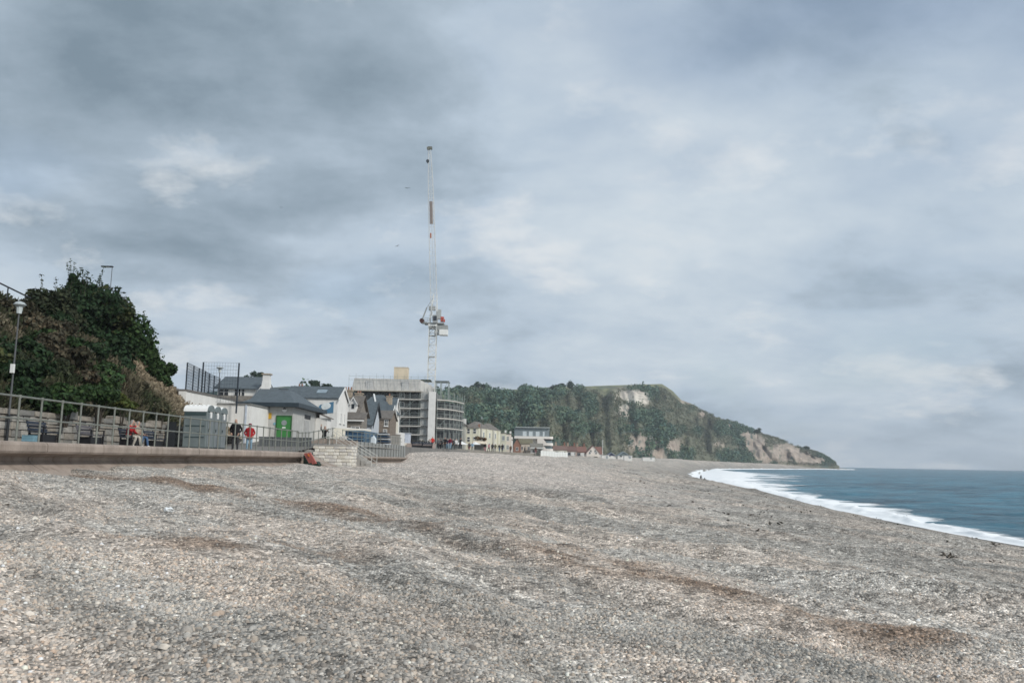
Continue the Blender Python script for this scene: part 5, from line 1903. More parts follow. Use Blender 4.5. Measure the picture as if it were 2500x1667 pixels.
def skip():
    a, b = P(843, 1060, 79), P(888, 1060, 79)
    c = P(912, 1060, 82)
    z0, z1 = float(town_z(79)), P(860, 1050, 79).z
    root = thing('blue_skip', 'dark blue ribbed metal skip behind the grey sea wall', 'skip', ((a.x + b.x) / 2, 80, z0))
    B = mat('skip_blue', (.022, .06, .115), rough=.5, var=.2); B2 = mat('skip_blue_lit', (.07, .125, .185), rough=.5, var=.2)  # second blue is the same paint with the lit side's brightness put in
    L = b.x - a.x; H = z1 - z0
    m = MB(); m.prism([(-L / 2, -1, .15), (L / 2, -1, .15), (L / 2, -1, H), (-L / 2, -1, H)], (0, 0, 0), (0, 2, 0)); m.build('skip_body', B, root)
    m = MB(); m.prism([(L / 2 + .01, -1, .15), (L / 2 + .9, -.4, .15), (L / 2 + .9, -.4, H - .15), (L / 2 + .01, -1, H)], (0, 0, 0), (0, 1.9, 0)); m.build('end_plate', B2, root)
    for z in (.45, H * .62, H - .06):
        MB().box(0, -1.04, z, L + .05, .07, .08).build('rib', mat('skip_rail', (.16, .25, .33), rough=.5), root)
    for s in (-.7, .7):
        MB().box(s, 0, .08, .2, 2.1, .16).build('skid', DARKM(), root)
    # stacked boards and a white dinghy next to it
    p = P(935, 1068, 84)
    root = thing('board_stack', 'stack of dark blue boards beside the skip', 'boards', (p.x, 84, float(town_z(84))))
    for i in range(5):
        MB().box(.03 * (i % 2), 0, .1 + .24 * i, 1.5 - .08 * i, .9, .09).build('board', B if i % 2 else mat('board_white', (.5, .53, .56)), root)
        MB().box(.0, 0, .2 + .24 * i, 1.2 - .1 * i, .7, .11).build('bearer', DARKM(), root)
    p = P(911, 1072, 78)
    root = thing('white_sack', 'white builders sack on the wall between skip and boards', 'sack', (p.x, 78, float(town_z(78))))
    m = MB(); m.prism([(-.22, -.25, 0), (.25, -.25, 0), (.28, -.25, .5), (.1, -.25, .72), (-.2, -.25, .62)], (0, 0, 0), (0, .5, 0)); m.build('sack_body', mat('sack_white', (.62, .68, .72), var=.1), root, bevel=.05)
    MB().box(.05, 0, .75, .12, .12, .12).build('sack_neck', mat('sack_white', (.62, .68, .72)), root)


skip()

# ------------------------------------------------------------------ scaffolded apartment block and crane
BY = 186.0


def apartment_block():
    z0 = 6.6
    W = lambda u, y=BY: P(u, 1060, y).x
    Zv = lambda v, u=1000, y=BY: P(u, v, y).z
    xl, xc, xr, xt = W(957), W(1026), W(1060), W(848)
    root = thing('apartment_block', 'unfinished grey apartment block wrapped in scaffolding beside the crane', 'building', (xc, BY + 8, z0))
    off = root.location
    DG_ = mat('block_shaded_grey', (.15, .152, .148), var=.25, scale=.5, stain=.4)  # dark grey holds the shade lying on the front wall
    LG = mat('block_pale', (.46, .45, .42), var=.12, scale=.6, stain=.35)
    zs = [Zv(v) for v in (1062, 1041, 1019, 998, 976, 955)]
    MB().box((xl + xr) / 2 + .3, BY + 7.5, (z0 + zs[-1]) / 2 - .3, xr - xl - .6, 12, zs[-1] - z0 + .6).build('main_wall', DG_, root, off=off)
    MB().box((xt + xl) / 2, BY + 9, (z0 + zs[-1]) / 2 - .3, xl - xt, 10, zs[-1] - z0 + .4).build('rear_wing', mat('rear_wing', (.15, .16, .165), var=.25, scale=.5), root, off=off)
    # windows of the front: white framed ones and dark openings
    k = 0
    for i in range(5):
        zc = zs[i] + 1.0
        for u, fr in ((978, True), (999, False), (1012, False)):
            x = W(u, BY + 1.5)
            if fr and i < 2:
                fr = False
            m = MB(); m.box(x, BY + 1.47, zc, 1.25 if fr else .95, .08, 1.2)
            f = m.build('window', WFRAME() if fr else mat('dark_frame', (.05, .052, .055)), root, off=off)
            m = MB(); m.box(x, BY + 1.42, zc, 1.0 if fr else .85, .05, .9 if fr else 1.1); m.build('pane', GLASS(), f, off=off)
            k += 1
    for u in (876, 890, 905, 918, 932, 944):
        x = W(u, BY + 4)
        m = MB(); m.box(x, BY + 3.96, zs[4] + 1.0, .8, .08, 1.5); f = m.build('window', mat('pale_frame', (.36, .38, .38)), root, off=off)
        m = MB(); m.box(x, BY + 3.9, zs[4] + 1.0, .6, .05, 1.3); m.build('pane', GLASS(), f, off=off)
    # corner bay of pale blocks and the white hoist shaft
    m = MB(); m.box((W(1024) + W(1046)) / 2, BY + 1.0, (z0 + zs[-1]) / 2, W(1046) - W(1024), 2.0, zs[-1] - z0); m.build('corner_bay', LG, root, off=off)
    m = MB()
    m.box((W(1045) + W(1061)) / 2, BY - .1, (z0 + zs[-1]) / 2 - .2, W(1061) - W(1045), 1.6, zs[-1] - z0 + .3); m.build('hoist_shaft', WHITE(), root, off=off)
    for z in zs[:-1]:
        MB().box((W(1024) + W(1046)) / 2 + .2, BY - .25, z, W(1046) - W(1024), .6, .16).build('bay_slab', mat('bay_slab', (.13, .13, .125)), root, off=off)
    for i in range(5):
        MB().box(W(1034), BY - .04, zs[i] + 1.0, .9, .06, 1.1).build('bay_panel', mat('bay_panel', (.34, .35, .34)), root, off=off)
    # sheeted top storey, roof deck and plant room
    SH = mat('grey_sheeting', (.50, .49, .465), var=.14, scale=.9, bump=.2, bscale=2.5, stain=.25)
    zt0, zt1 = zs[-1], Zv(924)
    m = MB()
    xa, xb, xe = W(852), W(1022), W(1048, BY + 5)
    m.add([(xa, BY + .4, zt0), (xb, BY + .4, zt0), (xe, BY + 5, zt0 - .3), (xe, BY + 12, zt0), (xa, BY + 12, zt0), (xa + .5, BY + .9, zt1), (xb - .2, BY + .9, zt1 - .1), (xe, BY + 5, zt1 - 1.0), (xe, BY + 12, zt1 - 1.0), (xa + .5, BY + 12, zt1)],
          [(0, 1, 6, 5), (1, 2, 7, 6), (2, 3, 8, 7), (3, 4, 9, 8), (4, 0, 5, 9), (5, 6, 7, 8, 9)])
    m.build('top_storey', SH, root, off=off)
    MB().box((xa + xb) / 2, BY + .2, zt0 - .02, xb - xa + .6, 1.4, .2).build('top_deck', mat('scaffold_board', (.42, .39, .33), var=.15), root, off=off)
    MB().box((W(918) + xe) / 2, BY + 6, zt1 + .12, xe - W(918), 5, .16).build('roof_slab', mat('roof_edge_dark', (.10, .115, .09)), root, off=off)
    for u in (896, 985):
        MB().box(W(u), BY + .55, (zt0 + zt1) / 2 - .15, 1.6, .12, 1.9).build('sheet_opening', mat('pale_opening', (.50, .50, .49)), root, off=off)
    px0, px1, pz = W(957, BY + 6), W(990, BY + 6), Zv(891)
    m = MB(); m.box((px0 + px1) / 2, BY + 7, (zt1 + pz) / 2, px1 - px0, 3.0, pz - zt1 + .2); m.build('plant_room', mat('cream_panel', (.66, .56, .42), var=.1, scale=.7), root, off=off)
    MB().box((px0 + px1) / 2, BY + 7, pz + .12, px1 - px0 + .2, 3.2, .14).build('plant_room_roof', WHITE(), root, off=off)
    # right wing behind its own scaffold
    wing = [(W(1062), BY + 1.5), (P(1087, 1060, BY + 3).x, BY + 3), (P(1110, 1060, BY + 7).x, BY + 7), (P(1129, 1060, BY + 13).x, BY + 13)]
    zw = Zv(966, 1090)
    m = MB()
    n = len(wing)
    back = [(x - 2, y + 10) for x, y in wing]
    m.add([(x, y, z0 - .3) for x, y in wing] + [(x, y, zw - 1.2) for x, y in wing] + [(x, y, z0 - .3) for x, y in back] + [(x, y, zw - 1.2) for x, y in back],
          [(i, i + 1, n + i + 1, n + i) for i in range(n - 1)] + [(n + i, n + i + 1, 3 * n + i + 1, 3 * n + i) for i in range(n - 1)] + [(n - 1, 3 * n - 1, 4 * n - 1, 2 * n - 1)])
    m.build('wing_wall', mat('wing_grey', (.14, .15, .148), var=.3, scale=.5), root, off=off)
    for i in range(n - 1):
        (x0, y0), (x1, y1) = wing[i], wing[i + 1]
        a = math.atan2(y1 - y0, x1 - x0)
        for zz in (8.2, 10.3, 12.3, 14.2, 16.2):
            for k in (.25, .72):
                x, y = x0 + (x1 - x0) * k, y0 + (y1 - y0) * k
                m = MB(); m.box(x + .06 * math.sin(a), y - .06 * math.cos(a), zz, .9, .08, 1.1, a); m.build('opening', DARKM(), root, off=off)
    return root, zs, wing, W, Zv


blk, ZS, WING, Wx, Zv_ = apartment_block()


def scaffold():
    STL = mat('scaffold_steel', (.30, .335, .315), rough=.5, var=.2, metallic=.2)
    BRD = mat('scaffold_board', (.42, .39, .33), var=.15)
    TOE = mat('scaffold_toeboard', (.52, .50, .46), var=.12)

    def run(root, pts, levels, zbase, ztop, step, lean=0.0):
        off = root.location
        L = [0]
        for a, b in zip(pts[:-1], pts[1:]): L.append(L[-1] + math.dist(a, b))

        def at(s):
            for i in range(len(pts) - 1):
                if s <= L[i + 1] + 1e-6:
                    k = (s - L[i]) / (L[i + 1] - L[i])
                    return pts[i][0] + (pts[i + 1][0] - pts[i][0]) * k, pts[i][1] + (pts[i + 1][1] - pts[i][1]) * k
            return pts[-1]
        n = int(L[-1] / step) + 1
        for i in range(n + 1):
            x, y = at(min(i * step, L[-1]))
            for dy in (0, 1.15):
                MB().bar((x, y + dy, zbase), (x, y + dy, ztop + (.5 if i % 2 else .1)), .045, 4).build('standard', STL, root, off=off)
        for z in levels:
            for i in range(len(pts) - 1):
                (x0, y0), (x1, y1) = pts[i], pts[i + 1]
                m = MB(); m.prism([(x0, y0 - .1, z), (x1, y1 - .1, z), (x1, y1 + 1.2, z), (x0, y0 + 1.2, z)], (0, 0, 0), (0, 0, .07)); m.build('deck', BRD, root, off=off)
                m = MB(); m.prism([(x0, y0 - .13, z), (x1, y1 - .13, z), (x1, y1 - .10, z), (x0, y0 - .10, z)], (0, 0, 0), (0, 0, .24)); m.build('toe_board', TOE, root, off=off)
                m = MB()
                for dz in (.55, 1.0):
                    m.bar((x0, y0 - .06, z + dz), (x1, y1 - .06, z + dz), .035, 4)
                m.build('guard_rail', STL, root, off=off)
        for j in range(len(levels) - 1):
            s = (j * 2.7 * step) % max(L[-1] - step, 1)
            p, q = at(s), at(min(s + step * 1.2, L[-1]))
            MB().bar((p[0], p[1] - .08, levels[j]), (q[0], q[1] - .08, levels[j + 1]), .035, 4).build('brace', STL, root, off=off)
    front = [(Wx(953), BY), (Wx(1026), BY)]
    r1 = thing('front_scaffold', 'steel scaffold with board decks across the dark front of the block', 'scaffold', (front[0][0], BY, 6.6))
    run(r1, front, ZS[:-1], 6.6, ZS[-1], 2.0)
    r2 = thing('wing_scaffold', 'curved scaffold with pale decks stepping round the seaward wing', 'scaffold', (WING[0][0], WING[0][1] - 1.4, 6.6))
    pts = [(x + .3, y - 1.6) for x, y in WING]
    lv = [P(1070, v, BY).z for v in (1046, 1022, 999, 977)]
    run(r2, pts, lv, 6.6, P(1070, 960, BY).z, 1.9)
    # bare steel frame on top of the wing
    r3 = thing('roof_frame', 'bare steel roof frame standing on the scaffolded wing', 'frame', (Wx(1062), BY + 2, P(1070, 957, BY).z))
    a, b = P(1063, 957, BY + 2), P(1094, 957, BY + 2)
    zt = P(1080, 931, BY + 2).z
    for x in (a.x, (a.x + b.x) / 2 - .3, b.x):
        for y in (BY + 2, BY + 5):
            MB().bar((x, y, a.z - 1.5), (x, y, zt), .11, 4).build('column', STL, r3, off=r3.location)
    for y in (BY + 2, BY + 5):
        MB().box((a.x + b.x) / 2, y, zt, b.x - a.x + .3, .22, .28).build('beam', mat('beam_grey', (.14, .16, .16)), r3, off=r3.location)
    MB().bar(((a.x + b.x) / 2, BY + 2, a.z), (b.x, BY + 2, zt), .06, 4).build('brace', STL, r3, off=r3.location)
    # thin guard poles round the roof
    r4 = thing('roof_guard_rail', 'thin guard rails round the sheeted top storey', 'guard rail', (Wx(850), BY, ZS[-1]))
    zt = P(900, 916, BY).z
    for u in range(846, 1050, 17):
        x = Wx(u)
        MB().bar((x, BY + .1, ZS[-1] - .6), (x, BY + .1, zt + (u % 3) * .2), .035, 4).build('post', STL, r4, off=r4.location)
    for z in (zt - .2, zt - 1.0):
        MB().bar((Wx(846), BY + .1, z), (Wx(1045), BY + .1, z), .03, 4).build('rail', STL, r4, off=r4.location)


scaffold()


def crane():
    Y = 196
    k = Y / FPX
    base = P(1051, 1000, Y)
    root = thing('tower_crane', 'white lattice tower crane with raised jib above the apartment block', 'crane', (base.x, Y, 6.6))
    ox, oz = base.x, 6.6
    CW = mat('crane_paint', (.72, .72, .69), rough=.5, var=.1)
    CG = mat('crane_grey', (.30, .31, .30), rough=.5, var=.15)
    RED = mat('crane_red', (.50, .07, .04), rough=.5)
    zc = lambda v: P(1051, v, Y).z - oz
    hw = .86

    def lattice(name, a, b, w0, w1, n, par, r=.075, m=CW):
        """Square lattice boom from a to b, half widths w0..w1, n bays."""
        a, b = Vector(a), Vector(b)
        d = (b - a).normalized()
        s = Vector((1, 0, 0)); s = (s - d * s.dot(d)).normalized(); t = d.cross(s)
        mbl = MB()
        cn = lambda i, q: a + (b - a) * (i / n) + (s * q[0] + t * q[1]) * (w0 + (w1 - w0) * i / n)
        Q = ((-1, -1), (1, -1), (1, 1), (-1, 1))
        for q in Q:
            mbl.bar(cn(0, q), cn(n, q), r, 4)
        for i in range(n):
            for j in range(4):
                q, p = Q[j], Q[(j + 1) % 4]
                mbl.bar(cn(i, q), cn(i, p), r * .6, 4)
                if i % 2: q, p = p, q
                mbl.bar(cn(i, q), cn(i + 1, p), r * .6, 4)
        return mbl.build(name, m, par)
    z_slew = zc(796)
    zs = np.linspace(0, z_slew, 6)
    for i in range(5):
        lattice('mast_section', (0, 0, zs[i]), (0, 0, zs[i + 1]), hw, hw, 4, root, .10)
    for v in (871, 820):
        MB().box(0, 0, zc(v), 1.5, 1.5, .14).build('mast_platform', CG, root)
    MB().box(-.0, 0, z_slew + .1, 2.1, 2.1, .5).build('slewing_ring', CW, root)
    MB().box(-.05, 0, z_slew - .55, 1.9, 1.9, .2).build('ring_collar', CG, root)
    # machinery deck
    dk = MB().box(.3, .2, z_slew + .55, 4.6, 2.6, .25).build('machinery_deck', CG, root)
    m = MB()
    for i in range(7):
        m.bar((-2 + i * .75, -1.1, z_slew + .6), (-2 + i * .75, -1.1, z_slew + 1.7), .04, 4)
    m.bar((-2, -1.1, z_slew + 1.7), (2.5, -1.1, z_slew + 1.7), .04, 4); m.bar((-2, -1.1, z_slew + 1.2), (2.5, -1.1, z_slew + 1.2), .04, 4)
    m.build('deck_railing', CG, dk)
    MB().bar((-2.6, -.6, z_slew + 1.2), (-2.6, .9, z_slew + 1.2), .55, 10).build('winch_drum', mat('winch_brown', (.10, .05, .045)), dk)
    MB().box(-2.0, .1, z_slew + .75, 1.1, 1.2, .35).build('winch_bed', CG, dk)
    m = MB(); m.box(2.15, -.4, z_slew + 1.55, .7, 1.1, 1.1); m.box(2.5, -.4, z_slew + 1.25, .5, .8, .6)
    m.build('motor', RED, dk)
    cab = MB().box(.55, -1.0, z_slew + 1.5, 1.0, 1.1, 1.8).build('cab', mat('cab_grey', (.36, .37, .37)), root)
    MB().box(.55, -1.57, z_slew + 1.6, .8, .05, 1.1).build('cab_window', GLASS(), cab)
    # counterweight hanging at the seaward side
    MB().box(2.0, .2, z_slew - .45, 2.9, 2.0, 1.25).build('counter_jib', CG, root)
    MB().box(2.55, -.25, z_slew - 1.55, 1.9, 2.2, 1.25).build('counterweight', mat('counterweight_white', (.78, .78, .75), var=.04), root)
    MB().box(1.0, .1, z_slew - 1.5, 1.2, 1.6, 1.0).build('counterweight_block', mat('counterweight_grey', (.46, .47, .47)), root)
    # A-frame
    apex = (.25, .8, zc(716))
    m = MB()
    for s in (-.9, .9):
        m.bar((s, -1.0, z_slew + .7), (apex[0] + s * .4, apex[1], apex[2]), .11, 4); m.bar((s, 1.6, z_slew + .7), (apex[0] + s * .4, apex[1], apex[2]), .11, 4)
    for f in (.25, .5, .75):
        z = z_slew + .7 + (apex[2] - z_slew - .7) * f
        m.box(.1, -1.0 + 1.8 * f, z, 2.0 - 1.1 * f, .12, .12)
    m.build('a_frame', CW, root)
    MB().box(-.35, .3, zc(752), 1.5, 1.2, .9).build('winch_house', mat('winch_grey', (.42, .43, .42)), root)
    MB().bar((-2.4, -.8, zc(780)), (-1.5, -.6, zc(752)), .16, 5).build('jib_stop_arm', CG, root)
    MB().bar((-1.5, -.6, zc(752)), (-.1, -.3, zc(728)), .06, 5).build('stop_strut', CG, root)
    MB().box(1.45, -.5, zc(768), .8, .8, 2.2).build('electrics_cabinet', mat('cabinet_grey', (.40, .42, .41)), root)
    # luffing jib
    tip = P(1048, 364, Y)
    jt = Vector((P(1049, 364, Y - 9).x - ox, -9.0, 0)); jt.z = P(1048, 364, Y - 9).z - oz
    jb = Vector((.35, -.6, z_slew + 1.0))
    f = lambda q: jb + (jt - jb) * q
    ks = [0, .12, .24, .36, .48, .60, .72, .84, 1.0]
    ws = [.35, .72, .72, .70, .68, .64, .60, .5, .22]
    for i in range(8):
        lattice('jib_section', f(ks[i]), f(ks[i + 1]), ws[i], ws[i + 1], 5, root, .038)
    # pendant lines, sheeted section, orange marker, head sheaves and hook
    m = MB()
    for s in (-.25, .25):
        m.bar((apex[0] + s, apex[1], apex[2]), f(.95) + Vector((s, .4, 0)), .022, 3)
    m.build('pendant_line', CG, root)
    d = (jt - jb).normalized()
    m = MB(); m.bar(f(.565) + Vector((0, -.55, 0)), f(.695) + Vector((0, -.55, 0)), .42, 4); m.build('jib_banner', mat('banner_taupe', (.33, .28, .255), var=.1), root)
    m = MB(); m.bar(f(.482) + Vector((-.25, -.7, 0)), f(.512) + Vector((-.25, -.7, 0)), .16, 6); m.build('orange_marker', mat('marker_orange', (.46, .13, .03)), root)
    m = MB(); m.box(jt.x + .1, jt.y, jt.z + .2, .95, .6, .6); m.bar(jt + Vector((-.3, -.35, .1)), jt + Vector((-.3, .35, .1)), .35, 10)
    m.build('jib_head', mat('head_grey', (.16, .165, .14)), root)
    hk = jt + Vector((-.32, -.5, -3.05))
    m = MB(); m.bar(hk + Vector((0, -.12, 0)), hk + Vector((0, .12, 0)), .36, 10); m.box(hk.x, hk.y, hk.z - .35, .2, .15, .4)
    hb = m.build('hook_block', mat('hook_dark', (.05, .06, .07)), root)
    MB().bar(hk, (hk.x, hk.y, jt.z), .03, 4).build('hoist_rope', CG, hb)


crane()


# ------------------------------------------------------------------ seafront beyond the block
def east_seafront():
    # cream house, near end and long receding front
    a, b, c, d = P(1130, 1060, 212), P(1169, 1060, 212), P(1222, 1060, 232), P(1196, 1060, 222)
    z0 = 6.7
    root = thing('cream_villa', 'cream seafront villa with grey hipped roofs and small dark windows', 'house', (b.x, 212, z0))
    off = root.location
    zt = P(1150, 1044, 212).z
    CRM = mat('villa_cream', (.66, .64, .52), var=.06, scale=.5, stain=.25)
    CRM2 = mat('villa_grey_cream', (.50, .49, .44), var=.08, scale=.5, stain=.3)
    m = MB()
    dx, dy = c.x - b.x, 20.0
    m.prism([(a.x, 212, z0 - .3), (b.x, 212, z0 - .3), (c.x, 232, z0 - .3), (c.x - (b.x - a.x), 232, z0 - .3)], (0, 0, 0), (0, 0, zt - z0 + .3))
    m.build('wall', CRM, root, off=off)
    RG = mat('villa_roof', (.17, .155, .14), var=.2, scale=1.2)
    for (k0, k1) in ((0, .5), (.5, 1.0)):
        A, B = Vector((a.x + dx * k0, 212 + dy * k0, zt)), Vector((b.x + dx * k0, 212 + dy * k0, zt))
        C, D = Vector((b.x + dx * k1, 212 + dy * k1, zt)), Vector((a.x + dx * k1, 212 + dy * k1, zt))
        ce = (A + B + C + D) / 4
        o = [ce + (q - ce) * 1.06 for q in (A, B, C, D)]
        ap, aq = ce + Vector((-dx * .1, -2, 1.75)), ce + Vector((dx * .1, 2, 1.75))
        m = MB(); m.add([*o, ap, aq], [(0, 1, 4), (1, 2, 5, 4), (2, 3, 5), (3, 0, 4, 5), (3, 2, 1, 0)])
        m.build('roof', RG, root, off=off)
    for u, v in ((1144, 1052), (1159, 1052), (1144, 1072), (1159, 1072)):
        p = P(u, v, 212)
        m = MB(); m.box(p.x, 211.97, p.z, .75, .08, 1.25); f = m.build('window', WFRAME(), root, off=off)
        for s in (-.3, .3):
            m = MB(); m.box(p.x, 211.92, p.z + s, .6, .05, .45); m.build('pane', GLASS(), f, off=off)
    for k in (.06, .32, .62, .86):
        x, y = b.x + dx * k, 212 + dy * k
        m = MB(); m.box(x + .1, y, (z0 + zt) / 2, .5, 1.0 if k != .06 else .6, zt - z0 - .1, math.atan2(dy, dx) - math.pi / 2)
        m.build('bay_pier', CRM if k in (.32, .86) else CRM2, root, off=off)
    for k in (.2, .47, .74):
        for z in (2.0, 4.6):
            x, y = b.x + dx * k, 212 + dy * k
            m = MB(); m.box(x + .03, y, z0 + z, .1, 1.1, 1.5, math.atan2(dy, dx) - math.pi / 2); f = m.build('window', WFRAME(), root, off=off)
            m = MB(); m.box(x + .07, y, z0 + z, .1, .8, 1.2, math.atan2(dy, dx) - math.pi / 2); m.build('pane', mat('pale_glass', (.22, .24, .25), rough=.2), f, off=off)
    p = P(1134, 1022, 214); MB().box(p.x, 214, (zt + p.z) / 2, .9, .9, p.z - zt).build('chimney', WHITE(), root, off=off)
    p = P(1170, 1037, 213); MB().box(p.x, 213, (zt + p.z) / 2, .5, .6, p.z - zt + .4).build('red_stack', BRICK(), root, off=off)
    # grey link building at its landward side
    p, q = P(1060, 1068, 205), P(1136, 1040, 208)
    r, L, D, H, Rg = house('grey_annexe', 'grey rendered annexe between the scaffold wing and cream villa', 1098, 1136, 207, 6, 6.65, P(1115, 1038, 207).z, P(1115, 1030, 210).z, CRM2, RG, 'x', hip=1.0)
    for u in (1108, 1126):
        for v in (1050, 1066):
            pp = P(u, v, 207); add_window(r, pp.x - r.location.x, pp.z - 6.65, .6, 1.0, 'S', -D / 2)
    # pale terrace
    for i, (u0, u1, Y, vt, lab, col) in enumerate(((1222, 1236, 236, 1058, 'pale flat fronted terrace house next to the cream villa', CRM), (1231, 1248, 242, 1060, 'pinkish white terrace house with stepped parapet', mat('pink_white', (.66, .60, .54), var=.07, stain=.2)), (1243, 1252, 250, 1074, 'narrow white end of terrace house', WHITE()))):
        x0, x1 = P(u0, 1080, Y).x, P(u1, 1080, Y).x
        zt = P(u0, vt, Y).z
        r = thing('terrace_house', lab, 'house', ((x0 + x1) / 2, Y + 5, 6.9))
        MB().box(0, 0, (zt - 6.9) / 2 - .3, x1 - x0, 10, zt - 6.9 + .6).build('wall', col, r)
        MB().box(0, 0, zt - 6.9 + .12, x1 - x0 + .2, 10.2, .2).build('roof_slab', RG, r)
        for z in (1.8, 4.2):
            if z < zt - 6.9 - .6:
                add_window(r, 0, z, .7, 1.2, 'S', -5, glass=mat('pale_glass', (.22, .24, .25), rough=.2))
                add_window(r, -2.0, z, .8, 1.2, 'E', (x1 - x0) / 2)
        MB().box((x1 - x0) / 2 - .25, -3, zt - 6.9 + .55, .5, 1.2, .8).build('chimney', WHITE(), r)
    # cream awning kiosk with brown planter on it
    p = P(1172, 1085, 190)
    r = thing('awning_kiosk', 'cream awning kiosk with brown shrub box before the cream villa', 'kiosk', (p.x, 190, 6.65))
    MB().box(0, .8, 1.0, 2.6, 1.4, 2.0).build('counter', mat('kiosk_shade', (.20, .19, .17)), r)
    m = MB(); m.prism([(-1.5, -.9, 2.0), (1.6, -.9, 1.8), (1.6, 1.2, 2.6), (-1.5, 1.2, 2.7)], (0, 0, 0), (0, 0, .12)); m.build('awning', mat('awning_cream', (.70, .62, .50)), r)
    for x in (-1.4, 1.5):
        MB().bar((x, -.8, 0), (x, -.8, 1.95), .05, 6).build('post', WFRAME(), r)
    me = crown_mesh('shrub_box', [(-.6, .6, 3.2), (.3, .6, 3.1), (1.0, .6, 2.95)], [(.7, .5, .45), (.7, .5, .4), (.5, .45, .35)], 90, .16, (.12, .07, .035), seed=77)
    mesh_obj('shrub_box', me, LEAF(), r)
    # white parasols near the kiosk
    for i, u in enumerate((1160, 1127)):
        p = P(u, 1092, 178 if i == 0 else 160)
        r = thing('white_parasol', ('white parasol beside the pale blue shirt', 'white parasol behind the striding person in black')[i], 'parasol', (p.x, p.y, 6.65), 0, 'white parasols on the far promenade')
        m = MB(); n = 8
        vs = [(1.25 * math.cos(6.283 * k / n), 1.25 * math.sin(6.283 * k / n), 1.5 - .35 * i) for k in range(n)] + [(0, 0, 2.1 - .35 * i)]
        m.add(vs, [(k, (k + 1) % n, n) for k in range(n)]); m.build('canopy', WFRAME(), r)
        MB().bar((0, 0, 0), (0, 0, 2.1 - .35 * i), .035, 6).build('pole', DARKM(), r)
    # modern white flats
    Y = 272
    r = thing('modern_flats', 'modern white flats with curved balconies and set back grey penthouse', 'building', (P(1300, 1060, Y).x, Y + 8, 6.9))
    off = r.location
    X = lambda u, y=Y: P(u, 1060, y).x
    Z = lambda v: P(1300, v, Y).z
    m = MB(); m.box((X(1262) + X(1326)) / 2, Y + 8, (6.9 + Z(1067)) / 2, X(1326) - X(1262), 14, Z(1067) - 6.9); m.build('wall', mat('flats_cream', (.60, .555, .49), var=.07, stain=.15), r, off=off)
    m = MB(); m.box((X(1256) + X(1342)) / 2, Y + 8, (Z(1066) + Z(1044)) / 2, X(1342) - X(1256), 11, Z(1044) - Z(1066)); m.build('penthouse', mat('penthouse_grey', (.20, .235, .25), var=.12, rough=.4), r, off=off)
    m = MB(); m.box((X(1258) + X(1343)) / 2, Y + 8, Z(1042.5), X(1343) - X(1258), 12.5, .25); m.build('penthouse_roof', mat('pent_roof', (.40, .44, .43)), r, off=off)
    for u in (1281, 1296, 1313, 1328):
        m = MB(); m.box(X(u), Y + 2.42, Z(1058), 1.25 if u < 1320 else .6, .1, 1.5); m.build('window', mat('bright_glass', (.50, .55, .57), rough=.15), r, off=off)
    n = 7
    for i, (v, uL) in enumerate(((1068, 1256), (1084.5, 1324), (1098.5, 1326))):
        z = Z(v)
        x0, x1 = X(uL), X(1351)
        prof = [(x0, Y + 12), (x0, Y)] + [(x1 - 1.2 + 1.2 * math.sin(a), Y + 1.2 - 1.2 * math.cos(a)) for a in np.linspace(0, 1.57, n)] + [(x1, Y + 12)]
        m = MB(); m.prism([(x, y, z - .32) for x, y in prof], (0, 0, 0), (0, 0, .85 if i else .75)); bl = m.build('balcony', mat('balcony_white', (.78, .74, .69), var=.04), r, off=off)
        if i:
            m = MB(); m.box(x1 - 1.6, Y + 1.2, z + .95, 2.6, .04, .8); m.build('glass_guard', mat('guard_glass', (.20, .25, .27), rough=.1), bl, off=off)
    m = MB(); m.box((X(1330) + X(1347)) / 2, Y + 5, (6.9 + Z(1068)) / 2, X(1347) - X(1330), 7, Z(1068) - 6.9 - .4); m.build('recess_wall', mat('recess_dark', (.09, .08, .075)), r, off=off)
    for v0, v1 in ((1070, 1085), (1086, 1099)):
        m = MB(); m.prism([(X(1312), Y - .05, Z(v0)), (X(1326), Y - .05, Z(v0)), (X(1338), Y - .05, Z(v1)), (X(1312), Y - .05, Z(v1))], (0, 0, 0), (0, 2, 0)); m.build('curved_fin', mat('fin_white', (.72, .67, .61), var=.04), r, off=off)
    # old cottages in front of the flats
    r, L, D, H, Rg = house('brick_cottage', 'red brick gabled cottage in front of the modern flats', 1254, 1272, 252, 6, 6.85, P(1262, 1086, 252).z, P(1262, 1070, 252).z, BRICK(), RG, 'y', over=.15)
    add_window(r, 0, 1.6, .7, .9, 'S', -D / 2)
    r, L, D, H, Rg = house('cream_cottage', 'cream cottage with drab roof below the modern flats', 1268, 1300, 256, 6, 6.85, P(1285, 1083, 256).z, P(1285, 1072, 259).z, mat('cottage_cream', (.58, .52, .44), var=.1, stain=.2), mat('lichen_roof', (.17, .155, .105), var=.2), 'x', over=.15)
    for x in (-1.1, .9):
        add_window(r, x, 1.9, .6, .9, 'S', -D / 2)
    r, L, D, H, Rg = house('white_cottage', 'low white cottage with grey veranda roof below the balconies', 1296, 1326, 250, 5, 6.85, P(1310, 1090, 250).z, P(1310, 1083, 252.5).z, WHITE(), mat('drab_roof', (.20, .19, .165), var=.2), 'x', over=.15)
    MB().box(0, -D / 2 - .5, 1.75, L + .3, 1.0, .12).build('veranda_roof', mat('veranda_grey', (.33, .35, .34)), r)
    add_window(r, -.8, 1.0, .9, .9, 'S', -D / 2); add_window(r, .9, 1.0, .9, .9, 'S', -D / 2)
    # white hoarding panels along the promenade edge
    a, b = P(1320, 1110, 232), P(1386, 1110, 246)
    r = thing('white_hoarding', 'white panelled hoarding at the top of the beach', 'hoarding', (a.x, a.y, 6.3))
    n = 10
